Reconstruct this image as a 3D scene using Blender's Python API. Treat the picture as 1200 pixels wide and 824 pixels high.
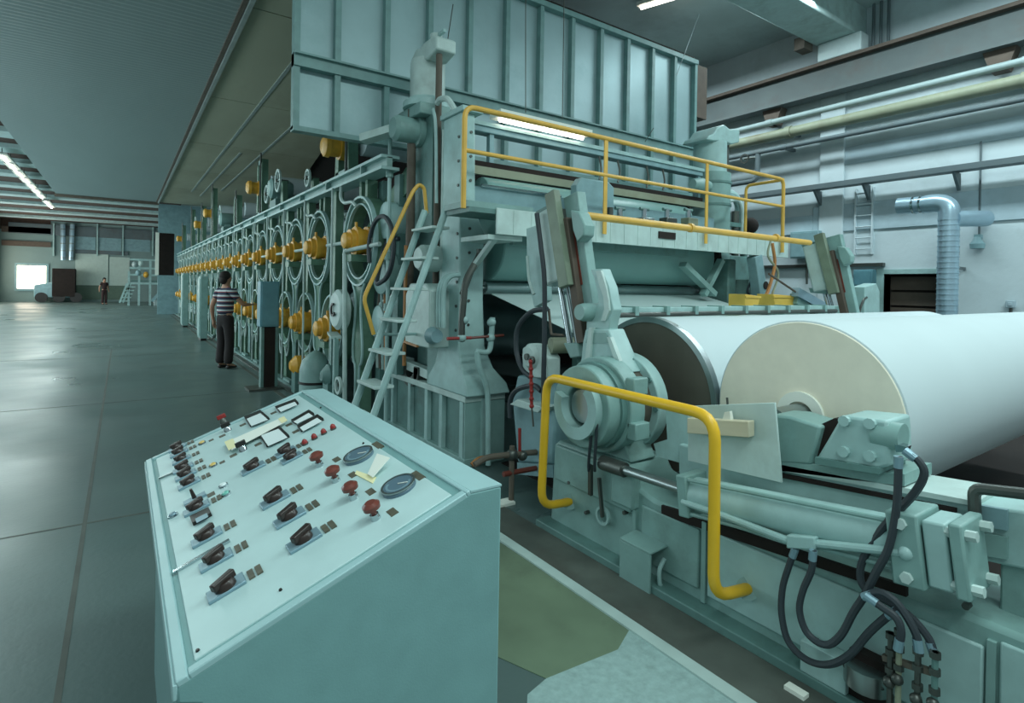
import bpy, bmesh, math, random
from mathutils import Vector, Matrix, Quaternion
from math import radians as R, pi, sin, cos
random.seed(7)
for o in list(bpy.data.objects): bpy.data.objects.remove(o)
scn = bpy.context.scene
COL = scn.collection

# ---------------------------------------------------------------- camera
F, YAW, PIT, ROL, CV, H = 656.17, 0.608315, -0.0055117, 0.0169851, 340.386, 1.6
_f = Vector((sin(YAW)*cos(PIT), cos(YAW)*cos(PIT), sin(PIT)))
_r0 = Vector((cos(YAW), -sin(YAW), 0)); _u0 = _r0.cross(_f)
_r = _r0*cos(ROL) + _u0*sin(ROL); _u = _r.cross(_f)
CAM = Vector((0, 0, H))
cd = bpy.data.cameras.new('camera'); cam = bpy.data.objects.new('camera', cd); COL.objects.link(cam)
cd.sensor_fit = 'HORIZONTAL'; cd.sensor_width = 36; cd.lens = 36*F/1200
cd.shift_y = -(412 - CV)/1200; cd.clip_start = .02; cd.clip_end = 300
cam.matrix_world = Matrix(((_r.x, _u.x, -_f.x, 0), (_r.y, _u.y, -_f.y, 0), (_r.z, _u.z, -_f.z, H), (0, 0, 0, 1)))
scn.camera = cam
def P(u, v, x=None, y=None, z=None):          # a photo pixel on a plane of the place
    d = _r*((u-600)/F) + _u*((CV-v)/F) + _f
    t = x/d.x if x is not None else (y/d.y if y is not None else (z-H)/d.z)
    return CAM + d*t

# ---------------------------------------------------------------- light
scn.view_settings.view_transform = 'Standard'; scn.view_settings.look = 'None'
scn.view_settings.gamma = 1; scn.view_settings.exposure = -0.17
w = bpy.data.worlds.new('world'); scn.world = w; w.use_nodes = True
w.node_tree.nodes['Background'].inputs[0].default_value = (.70, .92, .94, 1)
w.node_tree.nodes['Background'].inputs[1].default_value = 0.48
def area(name, loc, sx, sy, power, col=(.80, 1, .98), rot=(0, 0, 0)):
    l = bpy.data.lights.new(name, 'AREA'); l.shape = 'RECTANGLE'; l.size = sx; l.size_y = sy
    l.energy = power; l.color = col
    o = bpy.data.objects.new(name, l); COL.objects.link(o); o.location = loc; o.rotation_euler = rot
    return o
# fluorescent rows of the hall, then added fill lights
area('lamp_row_aisle', (-3.2, 26, 5.36), .5, 34, 900)
area('lamp_row_drive_side', (8.9, 3.0, 6.3), .5, 13, 620, (.78, .96, 1))
area('left_window_fill', (-7.0, 29, 2.5), 42, 2.8, 1500, (.74, .95, 1), (R(90), 0, R(-90)))  # added daylight fill for soffit and dryers, longer than the windows
area('added_fill_reel', (3.4, -.6, 6.2), 6, .5, 270)  # added fill above the reel, out of view, no fixture
area('added_fill_reel', (-1.2, -2.4, 6.2), 6, .5, 200)  # second added fill, unseen behind the camera

# ---------------------------------------------------------------- materials
def lin(c): return tuple(((x/255)/12.92 if x/255 <= .04045 else ((x/255+.055)/1.055)**2.4) for x in c)
MATS = {}
def mat(name, c, rough=.5, metal=0., var=.12, scale=6., dirt=None, bump=0., bscale=40., emit=None, estr=0., stretch=(1, 1, 1), dirt_amt=.5, coat=0.):
    m = bpy.data.materials.new(name); m.use_nodes = True; MATS[name] = m
    nt = m.node_tree; b = nt.nodes['Principled BSDF']; L = nt.links
    c = lin(c)
    b.inputs['Roughness'].default_value = rough; b.inputs['Metallic'].default_value = metal
    b.inputs['Coat Weight'].default_value = coat
    if emit:
        b.inputs['Emission Color'].default_value = (*lin(emit), 1); b.inputs['Emission Strength'].default_value = estr
    tc = nt.nodes.new('ShaderNodeTexCoord'); mp = nt.nodes.new('ShaderNodeMapping'); L.new(tc.outputs['Object'], mp.inputs[0])
    mp.inputs['Scale'].default_value = stretch
    n = nt.nodes.new('ShaderNodeTexNoise'); n.inputs['Scale'].default_value = scale; n.inputs['Detail'].default_value = 6
    L.new(mp.outputs[0], n.inputs['Vector'])
    r = nt.nodes.new('ShaderNodeValToRGB'); L.new(n.outputs['Fac'], r.inputs[0])
    r.color_ramp.elements[0].position = .3; r.color_ramp.elements[1].position = .72
    r.color_ramp.elements[0].color = (*[x*(1-var) for x in c], 1); r.color_ramp.elements[1].color = (*[min(1, x*(1+var)) for x in c], 1)
    out = r.outputs[0]
    if dirt:
        n2 = nt.nodes.new('ShaderNodeTexNoise'); n2.inputs['Scale'].default_value = scale*.55; n2.inputs['Detail'].default_value = 9; n2.inputs['Roughness'].default_value = .7
        L.new(mp.outputs[0], n2.inputs['Vector'])
        r2 = nt.nodes.new('ShaderNodeValToRGB'); L.new(n2.outputs['Fac'], r2.inputs[0])
        r2.color_ramp.elements[0].position = .5; r2.color_ramp.elements[1].position = .75
        r2.color_ramp.elements[1].color = (dirt_amt, dirt_amt, dirt_amt, 1)
        mx = nt.nodes.new('ShaderNodeMix'); mx.data_type = 'RGBA'
        L.new(r2.outputs[0], mx.inputs['Factor']); L.new(out, mx.inputs['A']); mx.inputs['B'].default_value = (*lin(dirt), 1)
        out = mx.outputs['Result']
    L.new(out, b.inputs['Base Color'])
    if bump:
        n3 = nt.nodes.new('ShaderNodeTexNoise'); n3.inputs['Scale'].default_value = bscale; n3.inputs['Detail'].default_value = 4
        L.new(mp.outputs[0], n3.inputs['Vector'])
        bp = nt.nodes.new('ShaderNodeBump'); bp.inputs['Strength'].default_value = bump; bp.inputs['Distance'].default_value = .01
        L.new(n3.outputs['Fac'], bp.inputs['Height']); L.new(bp.outputs[0], b.inputs['Normal'])
    return m
RUST = (70, 52, 44)
mat('teal', (132, 166, 162), .45, dirt=(78, 84, 74), dirt_amt=.4)
mat('teal_light', (162, 194, 192), .42, dirt=(96, 108, 98), dirt_amt=.3)
mat('teal_pale', (188, 208, 204), .45, dirt=(110, 120, 110), dirt_amt=.3)
mat('teal_deep', (98, 134, 130), .5, dirt=(60, 62, 54), dirt_amt=.55)
mat('green_frame', (96, 132, 112), .45, dirt=(52, 56, 46), dirt_amt=.5)
mat('blue_grey', (132, 166, 172), .45, dirt=(80, 96, 100), dirt_amt=.3)
mat('blue_box', (98, 146, 158), .45)
mat('console_side', (120, 160, 160), .5, var=.05, scale=14, bump=.05, bscale=200)
mat('console_top', (182, 208, 208), .42, var=.05, scale=9, bump=.03, bscale=220)
mat('console_rim', (158, 192, 194), .4, var=.06)
mat('hood_panel', (156, 182, 185), .42, metal=.25, var=.10, scale=1.6, dirt=(116, 150, 152), dirt_amt=.5)
mat('hood_frame', (118, 154, 152), .45, dirt=(70, 90, 84), dirt_amt=.35)
mat('yellow', (236, 178, 44), .38, var=.10, dirt=(170, 120, 40), dirt_amt=.35)
mat('rail_yellow', (222, 174, 78), .45, var=.1, dirt=(170, 130, 60), dirt_amt=.35)
mat('guard_yellow', (236, 184, 40), .36, var=.06)
mat('tray_yellow', (226, 186, 84), .6, var=.1)
mat('girder_grey', (90, 100, 100), .6, var=.12, dirt=(92, 78, 70), dirt_amt=.6, scale=2)
mat('head_white', (196, 212, 218), .35, var=.35, scale=4, dirt=(70, 66, 60), dirt_amt=.8)
mat('teal_olive', (120, 134, 116), .5, var=.12, dirt=(90, 92, 72), dirt_amt=.5)
mat('yellow_housing', (224, 166, 58), .4, var=.18, dirt=(120, 84, 34), dirt_amt=.55)
mat('steel', (150, 160, 160), .28, metal=.9, var=.1)
mat('steel_dark', (92, 96, 92), .4, metal=.7, var=.15)
mat('drum_face', (92, 88, 78), .55, metal=.15, var=.2, scale=3, dirt=(60, 50, 40))
mat('shell', (150, 172, 172), .3, metal=.6, var=.12, scale=3)
mat('roll_cover', (124, 164, 160), .35, var=.06, scale=3)
mat('paper', (196, 209, 212), .75, var=.02, scale=2)
mat('paper_edge', (232, 226, 208), .85, var=.04, scale=12)
mat('web', (196, 216, 214), .6, var=.03, scale=2)
mat('rubber', (50, 58, 64), .55, var=.1)
mat('black', (30, 26, 24), .35, var=.1)
mat('bakelite', (44, 32, 28), .3, var=.1)
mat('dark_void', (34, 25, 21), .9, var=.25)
mat('red', (150, 44, 40), .45)
mat('red_brown', (112, 56, 46), .3)
mat('rust', (98, 90, 80), .7, dirt=(60, 48, 42))
mat('brown_beam', (92, 80, 70), .7, dirt=(70, 62, 58))
mat('beam_grey', (96, 110, 114), .6, dirt=(92, 78, 70), dirt_amt=.6, scale=2)
mat('pipe_olive', (144, 150, 128), .5, dirt=(112, 92, 66), dirt_amt=.6, scale=2.5)
mat('pipe_grey', (156, 174, 174), .42, var=.08)
mat('galv', (166, 192, 206), .3, metal=.55, var=.1, scale=3)
mat('wood', (206, 198, 172), .7, var=.1, scale=10, stretch=(1, .2, 1))
mat('white_card', (232, 236, 226), .8, var=.03)
mat('tape', (232, 226, 178), .7, var=.04)
mat('meter_face', (224, 236, 236), .4, var=.02)
mat('meter_dark', (88, 112, 126), .3, var=.1)
mat('plate_grey', (130, 160, 172), .35, metal=.3)
mat('name_plate', (86, 84, 70), .5, var=.3, scale=60)
mat('chrome', (190, 200, 204), .15, metal=1.)
mat('amber', (222, 190, 110), .3)
mat('green_lens', (120, 190, 176), .25)
mat('concrete_wall', (198, 212, 216), .8, var=.06, scale=1.2, dirt=(150, 166, 164), dirt_amt=.6, bump=.25, bscale=14)
mat('concrete_band', (172, 192, 200), .8, var=.08, scale=2, dirt=(130, 150, 156), bump=.2, bscale=20)
mat('far_wall', (128, 150, 148), .8, var=.06, scale=.6, dirt=(110, 130, 126))
mat('far_panel', (188, 206, 198), .7, var=.05)
mat('dado', (96, 118, 104), .7, var=.08)
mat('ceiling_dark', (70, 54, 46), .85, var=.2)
mat('ceiling_teal', (196, 212, 212), .8, var=.1, scale=.8, dirt=(110, 126, 124), bump=.15)
mat('beam_white', (176, 200, 198), .7, var=.1, dirt=(120, 130, 124))
mat('soffit', (150, 166, 166), .42, var=.06, scale=.7, dirt=(134, 150, 150), stretch=(1, .25, 1))
mat('soffit_stained', (176, 178, 156), .5, var=.12, scale=.5, dirt=(132, 122, 94), dirt_amt=.7, stretch=(1, .4, 1))
mat('soffit_line', (158, 170, 166), .6)
mat('window_light', (255, 240, 222), .5, emit=(255, 236, 214), estr=5)
mat('tube_light', (255, 246, 238), .5, emit=(255, 240, 226), estr=9)
mat('skin', (176, 132, 108), .6, var=.06)
mat('hair', (34, 26, 24), .7)
mat('trousers', (40, 34, 35), .85, var=.12, scale=20)
mat('shoe', (40, 34, 32), .5)
mat('dark_cloth', (58, 40, 40), .9)
mat('green_panel', (96, 112, 78), .6)
mat('orange_pipe', (176, 118, 66), .45)

def floor_mat():
    m = mat('floor_concrete', (88, 108, 106), .42, var=.16, scale=.9, dirt=(100, 122, 120), dirt_amt=.25, bump=.1, bscale=30)
    nt = m.node_tree; L = nt.links; b = nt.nodes['Principled BSDF']
    tc = nt.nodes.new('ShaderNodeTexCoord'); n = nt.nodes.new('ShaderNodeTexNoise'); n.inputs['Scale'].default_value = .5; n.inputs['Detail'].default_value = 8
    L.new(tc.outputs['Object'], n.inputs['Vector'])
    r = nt.nodes.new('ShaderNodeMapRange'); L.new(n.outputs['Fac'], r.inputs[0]); r.inputs[1].default_value = .3; r.inputs[2].default_value = .7
    r.inputs[3].default_value = .24; r.inputs[4].default_value = .5
    L.new(r.outputs[0], b.inputs['Roughness'])
floor_mat()
mat('floor_patch', (104, 122, 100), .6, var=.16, scale=3, dirt=(78, 88, 74), dirt_amt=.6)
mat('floor_pale', (150, 176, 174), .65, var=.12, scale=30, dirt=(112, 134, 130), bump=.2, bscale=120)
mat('floor_dark', (84, 90, 84), .6, var=.2, scale=5, dirt=(70, 60, 54))
mat('floor_line', (176, 196, 192), .6, var=.1)
def stripes():
    m = bpy.data.materials.new('striped_shirt'); MATS['striped_shirt'] = m; m.use_nodes = True
    nt = m.node_tree; L = nt.links; b = nt.nodes['Principled BSDF']; b.inputs['Roughness'].default_value = .9
    tc = nt.nodes.new('ShaderNodeTexCoord'); sp = nt.nodes.new('ShaderNodeSeparateXYZ'); L.new(tc.outputs['Object'], sp.inputs[0])
    mu = nt.nodes.new('ShaderNodeMath'); mu.operation = 'MULTIPLY'; mu.inputs[1].default_value = 1/.088; L.new(sp.outputs[2], mu.inputs[0])
    fr = nt.nodes.new('ShaderNodeMath'); fr.operation = 'FRACT'; L.new(mu.outputs[0], fr.inputs[0])
    r = nt.nodes.new('ShaderNodeValToRGB'); r.color_ramp.interpolation = 'CONSTANT'; L.new(fr.outputs[0], r.inputs[0])
    e = r.color_ramp.elements; e[0].color = (*lin((196, 204, 206)), 1); e[1].position = .34; e[1].color = (*lin((52, 58, 78)), 1)
    q = e.new(.86); q.color = (*lin((150, 60, 64)), 1)
    L.new(r.outputs[0], b.inputs['Base Color'])
stripes()

# ---------------------------------------------------------------- mesh helpers
ORG = {}
class MB:
    def __init__(s): s.v = []; s.f = []
    def add(s, vs, fs):
        k = len(s.v); s.v += [Vector(p) for p in vs]; s.f += [tuple(i+k for i in q) for q in fs]; return s
    def box(s, x0, x1, y0, y1, z0, z1):
        return s.add([(x0, y0, z0), (x1, y0, z0), (x1, y1, z0), (x0, y1, z0), (x0, y0, z1), (x1, y0, z1), (x1, y1, z1), (x0, y1, z1)],
                     [(3, 2, 1, 0), (4, 5, 6, 7), (0, 1, 5, 4), (1, 2, 6, 5), (2, 3, 7, 6), (3, 0, 4, 7)])
    def obox(s, c, a, b, n):                     # centre and three half-axes
        c, a, b, n = Vector(c), Vector(a), Vector(b), Vector(n)
        return s.add([c-a-b-n, c+a-b-n, c+a+b-n, c-a+b-n, c-a-b+n, c+a-b+n, c+a+b+n, c-a+b+n],
                     [(3, 2, 1, 0), (4, 5, 6, 7), (0, 1, 5, 4), (1, 2, 6, 5), (2, 3, 7, 6), (3, 0, 4, 7)])
    def bar(s, p0, p1, w, h, side=(1, 0, 0)):    # w along side, h across
        p0, p1 = Vector(p0), Vector(p1); d = (p1-p0); n = d.normalized(); sd = Vector(side); sd = (sd-n*sd.dot(n)).normalized(); t = n.cross(sd)
        return s.obox((p0+p1)/2, d/2, sd*(w/2), t*(h/2))
    def cyl(s, p0, p1, r0, r1=None, n=16, cap=True):
        return s.lathe(p0, Vector(p1)-Vector(p0), [(0, r0), (1, r0 if r1 is None else r1)], n, cap)
    def lathe(s, p0, ax, prof, n=20, cap=True):   # prof: (fraction along ax, radius)
        p0, ax = Vector(p0), Vector(ax); z = ax.normalized(); a = Vector((0, 0, 1)) if abs(z.z) < .9 else Vector((1, 0, 0))
        x = z.cross(a).normalized(); y = z.cross(x); vs = []; fs = []
        for t, r in prof:
            for i in range(n):
                an = 2*pi*i/n; vs.append(p0+ax*t+x*(r*cos(an))+y*(r*sin(an)))
        for j in range(len(prof)-1):
            for i in range(n):
                k = (i+1) % n; fs.append((j*n+i, j*n+k, (j+1)*n+k, (j+1)*n+i))
        if cap: fs.append(tuple(range(n-1, -1, -1))); m = (len(prof)-1)*n; fs.append(tuple(range(m, m+n)))
        return s.add(vs, fs)
    def ring(s, c, ax, ro, ri, n=32, a0=0, a1=2*pi):
        c, ax = Vector(c), Vector(ax); z = ax.normalized(); a = Vector((0, 0, 1)) if abs(z.z) < .9 else Vector((1, 0, 0))
        x = z.cross(a).normalized(); y = z.cross(x); full = abs(a1-a0-2*pi) < 1e-6; m = n if full else n+1; vs = []; fs = []
        for i in range(m):
            an = a0+(a1-a0)*i/n; d = x*cos(an)+y*sin(an)
            vs += [c+d*ro, c+d*ri, c+ax+d*ri, c+ax+d*ro]
        for i in range(n):
            k = (i+1) % m
            for q in range(4): fs.append((i*4+q, i*4+(q+1) % 4, k*4+(q+1) % 4, k*4+q))
        if not full: fs += [(3, 2, 1, 0), (n*4, n*4+1, n*4+2, n*4+3)]
        return s.add(vs, fs)
    def prism(s, pts, vec):
        pts = [Vector(p) for p in pts]; vec = Vector(vec); n = len(pts)
        return s.add(pts+[p+vec for p in pts], [tuple(range(n-1, -1, -1)), tuple(range(n, 2*n))]+[(i, (i+1) % n, n+(i+1) % n, n+i) for i in range(n)])
    def tube(s, pts, r, n=8, sm=True, sub=6, r1=None):
        pts = [Vector(p) for p in pts]
        if sm and len(pts) > 2:
            q = [pts[0]*2-pts[1]]+pts+[pts[-1]*2-pts[-2]]; out = []
            for i in range(1, len(q)-2):
                a, b, c, d = q[i-1], q[i], q[i+1], q[i+2]
                for k in range(sub):
                    t = k/sub
                    out.append(.5*((2*b)+(c-a)*t+(2*a-5*b+4*c-d)*t*t+(3*b-a-3*c+d)*t**3))
            pts = out+[pts[-1]]
        vs = []; fs = []; m = len(pts); up = None
        for i, p in enumerate(pts):
            d = (pts[min(i+1, m-1)]-pts[max(i-1, 0)]).normalized()
            if up is None:
                up = d.cross(Vector((0, 0, 1)) if abs(d.z) < .9 else Vector((1, 0, 0))).normalized()
            up = (up-d*up.dot(d)).normalized(); y = d.cross(up); rr = r if r1 is None else r+(r1-r)*i/(m-1)
            for k in range(n):
                an = 2*pi*k/n; vs.append(p+up*(rr*cos(an))+y*(rr*sin(an)))
        for i in range(m-1):
            for k in range(n):
                j = (k+1) % n; fs.append((i*n+k, i*n+j, (i+1)*n+j, (i+1)*n+k))
        fs += [tuple(range(n-1, -1, -1)), tuple(range((m-1)*n, m*n))]
        return s.add(vs, fs)
    def rtube(s, pts, r, rad=.1, n=10):           # pipe with rounded corners
        pts = [Vector(p) for p in pts]; out = [pts[0]]
        for i in range(1, len(pts)-1):
            a, b, c = pts[i-1], pts[i], pts[i+1]; k = min(rad, (a-b).length*.45, (c-b).length*.45)
            p, q = b+(a-b).normalized()*k, b+(c-b).normalized()*k
            for j in range(6):
                t = j/5; out.append(p*(1-t)**2+b*2*t*(1-t)+q*t*t)
        out.append(pts[-1]); return s.tube(out, r, n, sm=False)
    def sph(s, c, rx, ry=None, rz=None, n=12, m=8):
        ry = ry or rx; rz = rz or rx; c = Vector(c); vs = [c+Vector((0, 0, -rz))]; fs = []
        for j in range(1, m):
            th = -pi/2+pi*j/m
            for i in range(n):
                an = 2*pi*i/n; vs.append(c+Vector((rx*cos(th)*cos(an), ry*cos(th)*sin(an), rz*sin(th))))
        vs.append(c+Vector((0, 0, rz)))
        for i in range(n): fs.append((0, 1+(i+1) % n, 1+i)); fs.append((len(vs)-1, 1+(m-2)*n+i, 1+(m-2)*n+(i+1) % n))
        for j in range(m-2):
            for i in range(n): k = (i+1) % n; fs.append((1+j*n+i, 1+j*n+k, 1+(j+1)*n+k, 1+(j+1)*n+i))
        return s.add(vs, fs)
    def build(s, name, m, parent=None, bevel=0, ang=35, org=None):
        if parent is not None: o3 = ORG[parent.name]
        elif org is not None: o3 = Vector(org)
        else:
            lo = [min(p[i] for p in s.v) for i in range(3)]; hi = [max(p[i] for p in s.v) for i in range(3)]
            o3 = Vector(((lo[0]+hi[0])/2, (lo[1]+hi[1])/2, lo[2]))
        me = bpy.data.meshes.new(name); me.from_pydata([p-o3 for p in s.v], [], s.f)
        bm = bmesh.new(); bm.from_mesh(me); bmesh.ops.recalc_face_normals(bm, faces=bm.faces); bm.to_mesh(me); bm.free()
        me.polygons.foreach_set('use_smooth', [True]*len(me.polygons)); me.set_sharp_from_angle(angle=R(ang))
        me.materials.append(MATS[m])
        o = bpy.data.objects.new(name, me); COL.objects.link(o); ORG[o.name] = o3.copy()
        if parent is not None: o.parent = parent
        else: o.location = o3
        if bevel:
            b = o.modifiers.new('bevel', 'BEVEL'); b.width = bevel; b.segments = 2; b.limit_method = 'ANGLE'; b.angle_limit = R(40)
        return o
def tag(o, label, cat, group=None):
    o['label'] = label; o['category'] = cat
    if group: o['group'] = group
    return o
def thing(name, label, cat, loc, group=None):
    o = bpy.data.objects.new(name, None); COL.objects.link(o); o.location = loc; o.empty_display_size = .1
    ORG[o.name] = Vector(loc); return tag(o, label, cat, group)
def struct(o): o['kind'] = 'structure'; return o
def lab(o, label): o['label'] = label; return o
def copy_tree(o, dloc=None, parent=None, label=None):
    c = o.copy(); COL.objects.link(c); c.parent = parent; ORG[c.name] = ORG[o.name].copy()
    if dloc is not None: c.location = o.location+Vector(dloc); ORG[c.name] = c.location.copy()
    for ch in list(o.children): copy_tree(ch, None, c)
    if label: c['label'] = label
    return c
def dirx(p0, p1): return (Vector(p1)-Vector(p0)).normalized()

# ================================================================ THE HALL
floor = struct(MB().box(-8, 12, -5, 56, -.3, 0).build('floor', 'floor_concrete', org=(0, 0, 0)))
def slab(name, px, m, t=.003, parent=floor):
    return MB().prism([P(u, v, z=0) for u, v in px], (0, 0, t)).build(name, m, parent)
MB().box(2.03, 2.30, -.6, 6.2, 0, .004).build('floor_strip', 'floor_dark', floor)
MB().box(1.965, 2.03, -.6, 6.2, 0, .012).build('kerb_line', 'floor_line', floor)
slab('floor_patch', [(560, 622), (592, 640), (738, 738), (724, 762), (640, 796), (560, 760)], 'floor_patch')
slab('floor_patch', [(738, 738), (858, 812), (960, 880), (1000, 1050), (610, 1050), (618, 815), (640, 796), (724, 762)], 'floor_pale')
a, b = P(72, 790, z=0), P(146, 515, z=0)
MB().box(a.x-.012, a.x+.012, 1.2, 16, 0, .002).build('joint', 'floor_dark', floor)
for yj in (4.6, 9.0, 14.5, 22): MB().box(-7, 1.9, yj-.01, yj+.01, 0, .0015).build('joint', 'floor_dark', floor)
MB().box(1.86, 1.92, 4.2, 31, 0, .003).build('joint', 'floor_dark', floor)
tr = MB()
for i in range(26): tr.box(2.02, 2.22, 6.4+i, 7.37+i, 0, .02)
tr.build('trench_cover', 'steel_dark', floor)
MB().box(2.84, 9.6, -1.5, 4.2, 0, .012).build('floor_shade', 'dark_void', floor)  # near-black slab, shade below the roll and web put into its colour
slab('paint_splash', [(670, 624), (676, 626), (677, 630), (671, 628)], 'white_card', .006)

# main ceiling over the drive side and the far half of the hall
cl = struct(MB().box(1.4, 11.6, -2, 56, 6.75, 6.95).build('ceiling', 'ceiling_teal', org=(0, 0, 6.75)))
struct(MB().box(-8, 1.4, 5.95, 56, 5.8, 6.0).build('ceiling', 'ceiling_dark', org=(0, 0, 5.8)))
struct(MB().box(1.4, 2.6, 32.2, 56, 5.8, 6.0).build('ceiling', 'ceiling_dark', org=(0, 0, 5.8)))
for i, yb in enumerate((14, 16.2, 18.4, 20.7, 23.2, 25.9, 28.8, 32.4, 35.8, 39.6, 43.8, 48.2)):
    o = tag(MB().box(-7, 1.35 if yb < 32 else 2.6, yb, yb+.95, 5.66, 5.8).build('roof_beam', 'beam_white'), 'pale concrete roof beam crossing above the lamp row past the soffit', 'beam', 'cross beams over the aisle')
bY = P(930, 20, z=6.2).y
rb = thing('concrete_roof_beam', 'thick pale concrete roof beam meeting the drive side wall', 'beam', (9, bY, 6.2))
MB().box(6.5, 11, bY-.35, bY+.35, 6.2, 6.75).build('beam_body', 'beam_white', rb, .02)
MB().box(10.2, 10.5, bY+.36, bY+.55, 6.08, 6.3).build('bracket', 'rust', rb)
MB().box(10.55, 10.85, bY-.45, bY+.3, 5.87, 6.2).build('corbel', 'ceiling_teal', rb, .02)
for k in range(3): MB().cyl((10.9, bY-.5-.12*k, 5.88), (10.9, bY-.5-.12*k, 6.74), .025).build('conduit', 'beam_grey', rb)

# right wall with a doorway
XW = 11.0
d0, d1, dz = P(1099, 330, x=XW).y, P(1036, 330, x=XW).y, P(1060, 321, x=XW).z
wr = struct(MB().box(XW, XW+.3, -4, d0, 0, 6.75).box(XW, XW+.3, d1, 14, 0, 6.75).box(XW, XW+.3, d0, d1, dz, 6.75).build('wall_right', 'concrete_wall', org=(XW, 4, 0)))
MB().box(XW-.03, XW, -4, 5.6, 2.74, 3.25).build('band', 'concrete_band', wr, .01)
MB().box(XW-.03, XW, -4, 5.3, 3.98, 4.3).build('band', 'concrete_band', wr, .01)
MB().box(XW-.03, XW, 5.6, 13, 2.74, 3.1).build('band', 'concrete_band', wr, .01)
yp = P(976, 200, x=XW).y
MB().box(XW-.06, XW, yp-.22, yp+.22, 0, 6.5).build('pilaster', 'concrete_wall', wr, .015)
yp2 = P(1150, 200, x=XW).y
pass
dr = struct(MB().box(XW+.26, XW+.3, d0, d1, 0, dz).build('door_1', 'dark_void'))
MB().box(XW-.02, XW+.26, d1, d1+.12, 0, dz+.1).box(XW-.02, XW+.26, d0, d1, dz, dz+.08).build('door_frame', 'teal_light', dr)
for k in range(7): MB().box(XW+.22, XW+.26, d0+.02, d1-.02, .05+k*.27, .28+k*.27).build('door_slat', 'brown_beam', dr)

# far wall
YF = 52.0
wf = struct(MB().box(-8, 11, YF, YF+.3, 0, 6.75).build('wall_far', 'far_wall', org=(0, YF, 0)))
def fp(name, u0, u1, v0, v1, m, y0=YF, t=.06, parent=wf, bev=0):
    a, b = P(u0, v1, y=y0), P(u1, v0, y=y0); return MB().box(a.x, b.x, y0-t, y0, a.z, b.z).build(name, m, parent, bev)
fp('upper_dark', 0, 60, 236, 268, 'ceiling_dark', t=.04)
fp('wall_panel', 88, 127, 298, 335, 'far_panel'); fp('wall_panel', 128, 152, 302, 335, 'far_panel')
fp('dado', 88, 152, 335, 351, 'dado', t=.08)
for u0, u1 in ((88, 112), (114, 142), (144, 176)): fp('upper_panel', u0, u1, 276, 294, 'blue_grey')
for u in (62, 113, 143, 178): fp('wall_post', u, u+2.2, 262, 300, 'teal_light', t=.2)
fp('wall_rail', 10, 186, 271, 273, 'beam_grey', t=.14); fp('wall_rail', 88, 150, 295, 297, 'beam_grey', t=.14)
for v in (268, 284): fp('wall_rail', 2, 60, v, v+3.5, 'brown_beam', t=.14)
wn = struct(fp('window_1', 20, 54, 312, 338, 'window_light', t=.05, parent=None))
a, b = P(19, 339, y=YF-.08), P(55, 311, y=YF-.08)
MB().box(a.x-.1, a.x, YF-.1, YF, a.z, b.z).box(b.x, b.x+.1, YF-.1, YF, a.z, b.z).box(a.x-.1, b.x+.1, YF-.1, YF, b.z, b.z+.12).box(a.x-.1, b.x+.1, YF-.1, YF, a.z-.12, a.z).build('window_frame', 'blue_grey', wn)
wl = struct(MB().box(-7.4, -7.1, 14, YF, 0, 6.75).build('wall_left', 'far_wall', org=(-7.1, 40, 0)))
for k in range(4):
    y0 = 49.4-k*3.2
    wi = struct(MB().box(-7.1, -7.06, y0, y0+1.7, 1.1, 3.9).build('window_2', 'window_light'))
    MB().box(-7.12, -7.0, y0-.12, y0, 1.0, 4.0).box(-7.12, -7.0, y0+1.7, y0+1.82, 1.0, 4.0).build('window_frame', 'beam_white', wi)

# big blurred dark machine, ducts and stair frame by the far wall
fm = thing('loading_truck', 'dark slate loading truck parked beside the bright far window', 'truck', tuple(P(70, 347.5, y=50.6)))
fm.location.z = 0; ORG[fm.name] = fm.location.copy()
a, b = P(40, 345, y=50.6), P(88, 316, y=50.6)
MB().prism([(a.x, 50.4, .35), (b.x, 50.4, .35), (b.x, 50.4, b.z), (a.x+1.6, 50.4, b.z), (a.x+1.35, 50.4, 1.5), (a.x, 50.4, 1.2)], (0, 1.2, 0)).build('truck_body', 'blue_grey', fm, .05)
MB().box(b.x-1.25, b.x+.03, 50.34, 51.4, .4, b.z+.05).build('cargo_box', 'dark_void', fm, .03)
for k in range(3): MB().cyl((a.x+.4+k*.95, 50.35, .35), (a.x+.4+k*.95, 50.65, .35), .35).build('wheel', 'black', fm)
MB().box(a.x+1.45, a.x+1.9, 50.36, 50.42, 1.5, 2.2).build('cab_glass', 'galv', fm)
for q, (u0, u1) in enumerate(((70.5, 77), (80, 86))):
    a, b = P((u0+u1)/2, 305, y=51.6), P((u0+u1)/2+2*q, 263, y=51.6); rr = (P(u1, 290, y=51.2)-P(u0, 290, y=51.2)).x/2
    YD2 = 51.6; o = thing('ventilation_duct', ('dull' if q == 0 else 'shiny')+' round metal duct dropping down the far wall', 'duct', (a.x, 51.2, a.z))
    MB().cyl(a, b, rr).build('duct_pipe', 'galv', o)
    MB().box(a.x-.1, a.x+.1, 51.7, YF-.01, a.z+.3, a.z+.4).build('wall_bracket', 'steel_dark', o)
    for k in range(5): MB().cyl(a+(b-a)*(k/5+.05), a+(b-a)*(k/5+.08), rr*1.06).build('seam_ring', 'steel', o)
sf = thing('stair_frame', 'pale steel platform with steep stairs at the far end of the dryers', 'platform', (0.9, 44, 0))
def q44(u, v): return P(u, v, y=44)
a, b = q44(149, 356), q44(187, 303)
for u in (151, 163, 176, 186):
    p = q44(u, 330); MB().box(p.x-.06, p.x+.06, 43.95, 44.07, 0, q44(u, 304 if u > 155 else 318).z).build('post', 'teal_light', sf)
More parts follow.
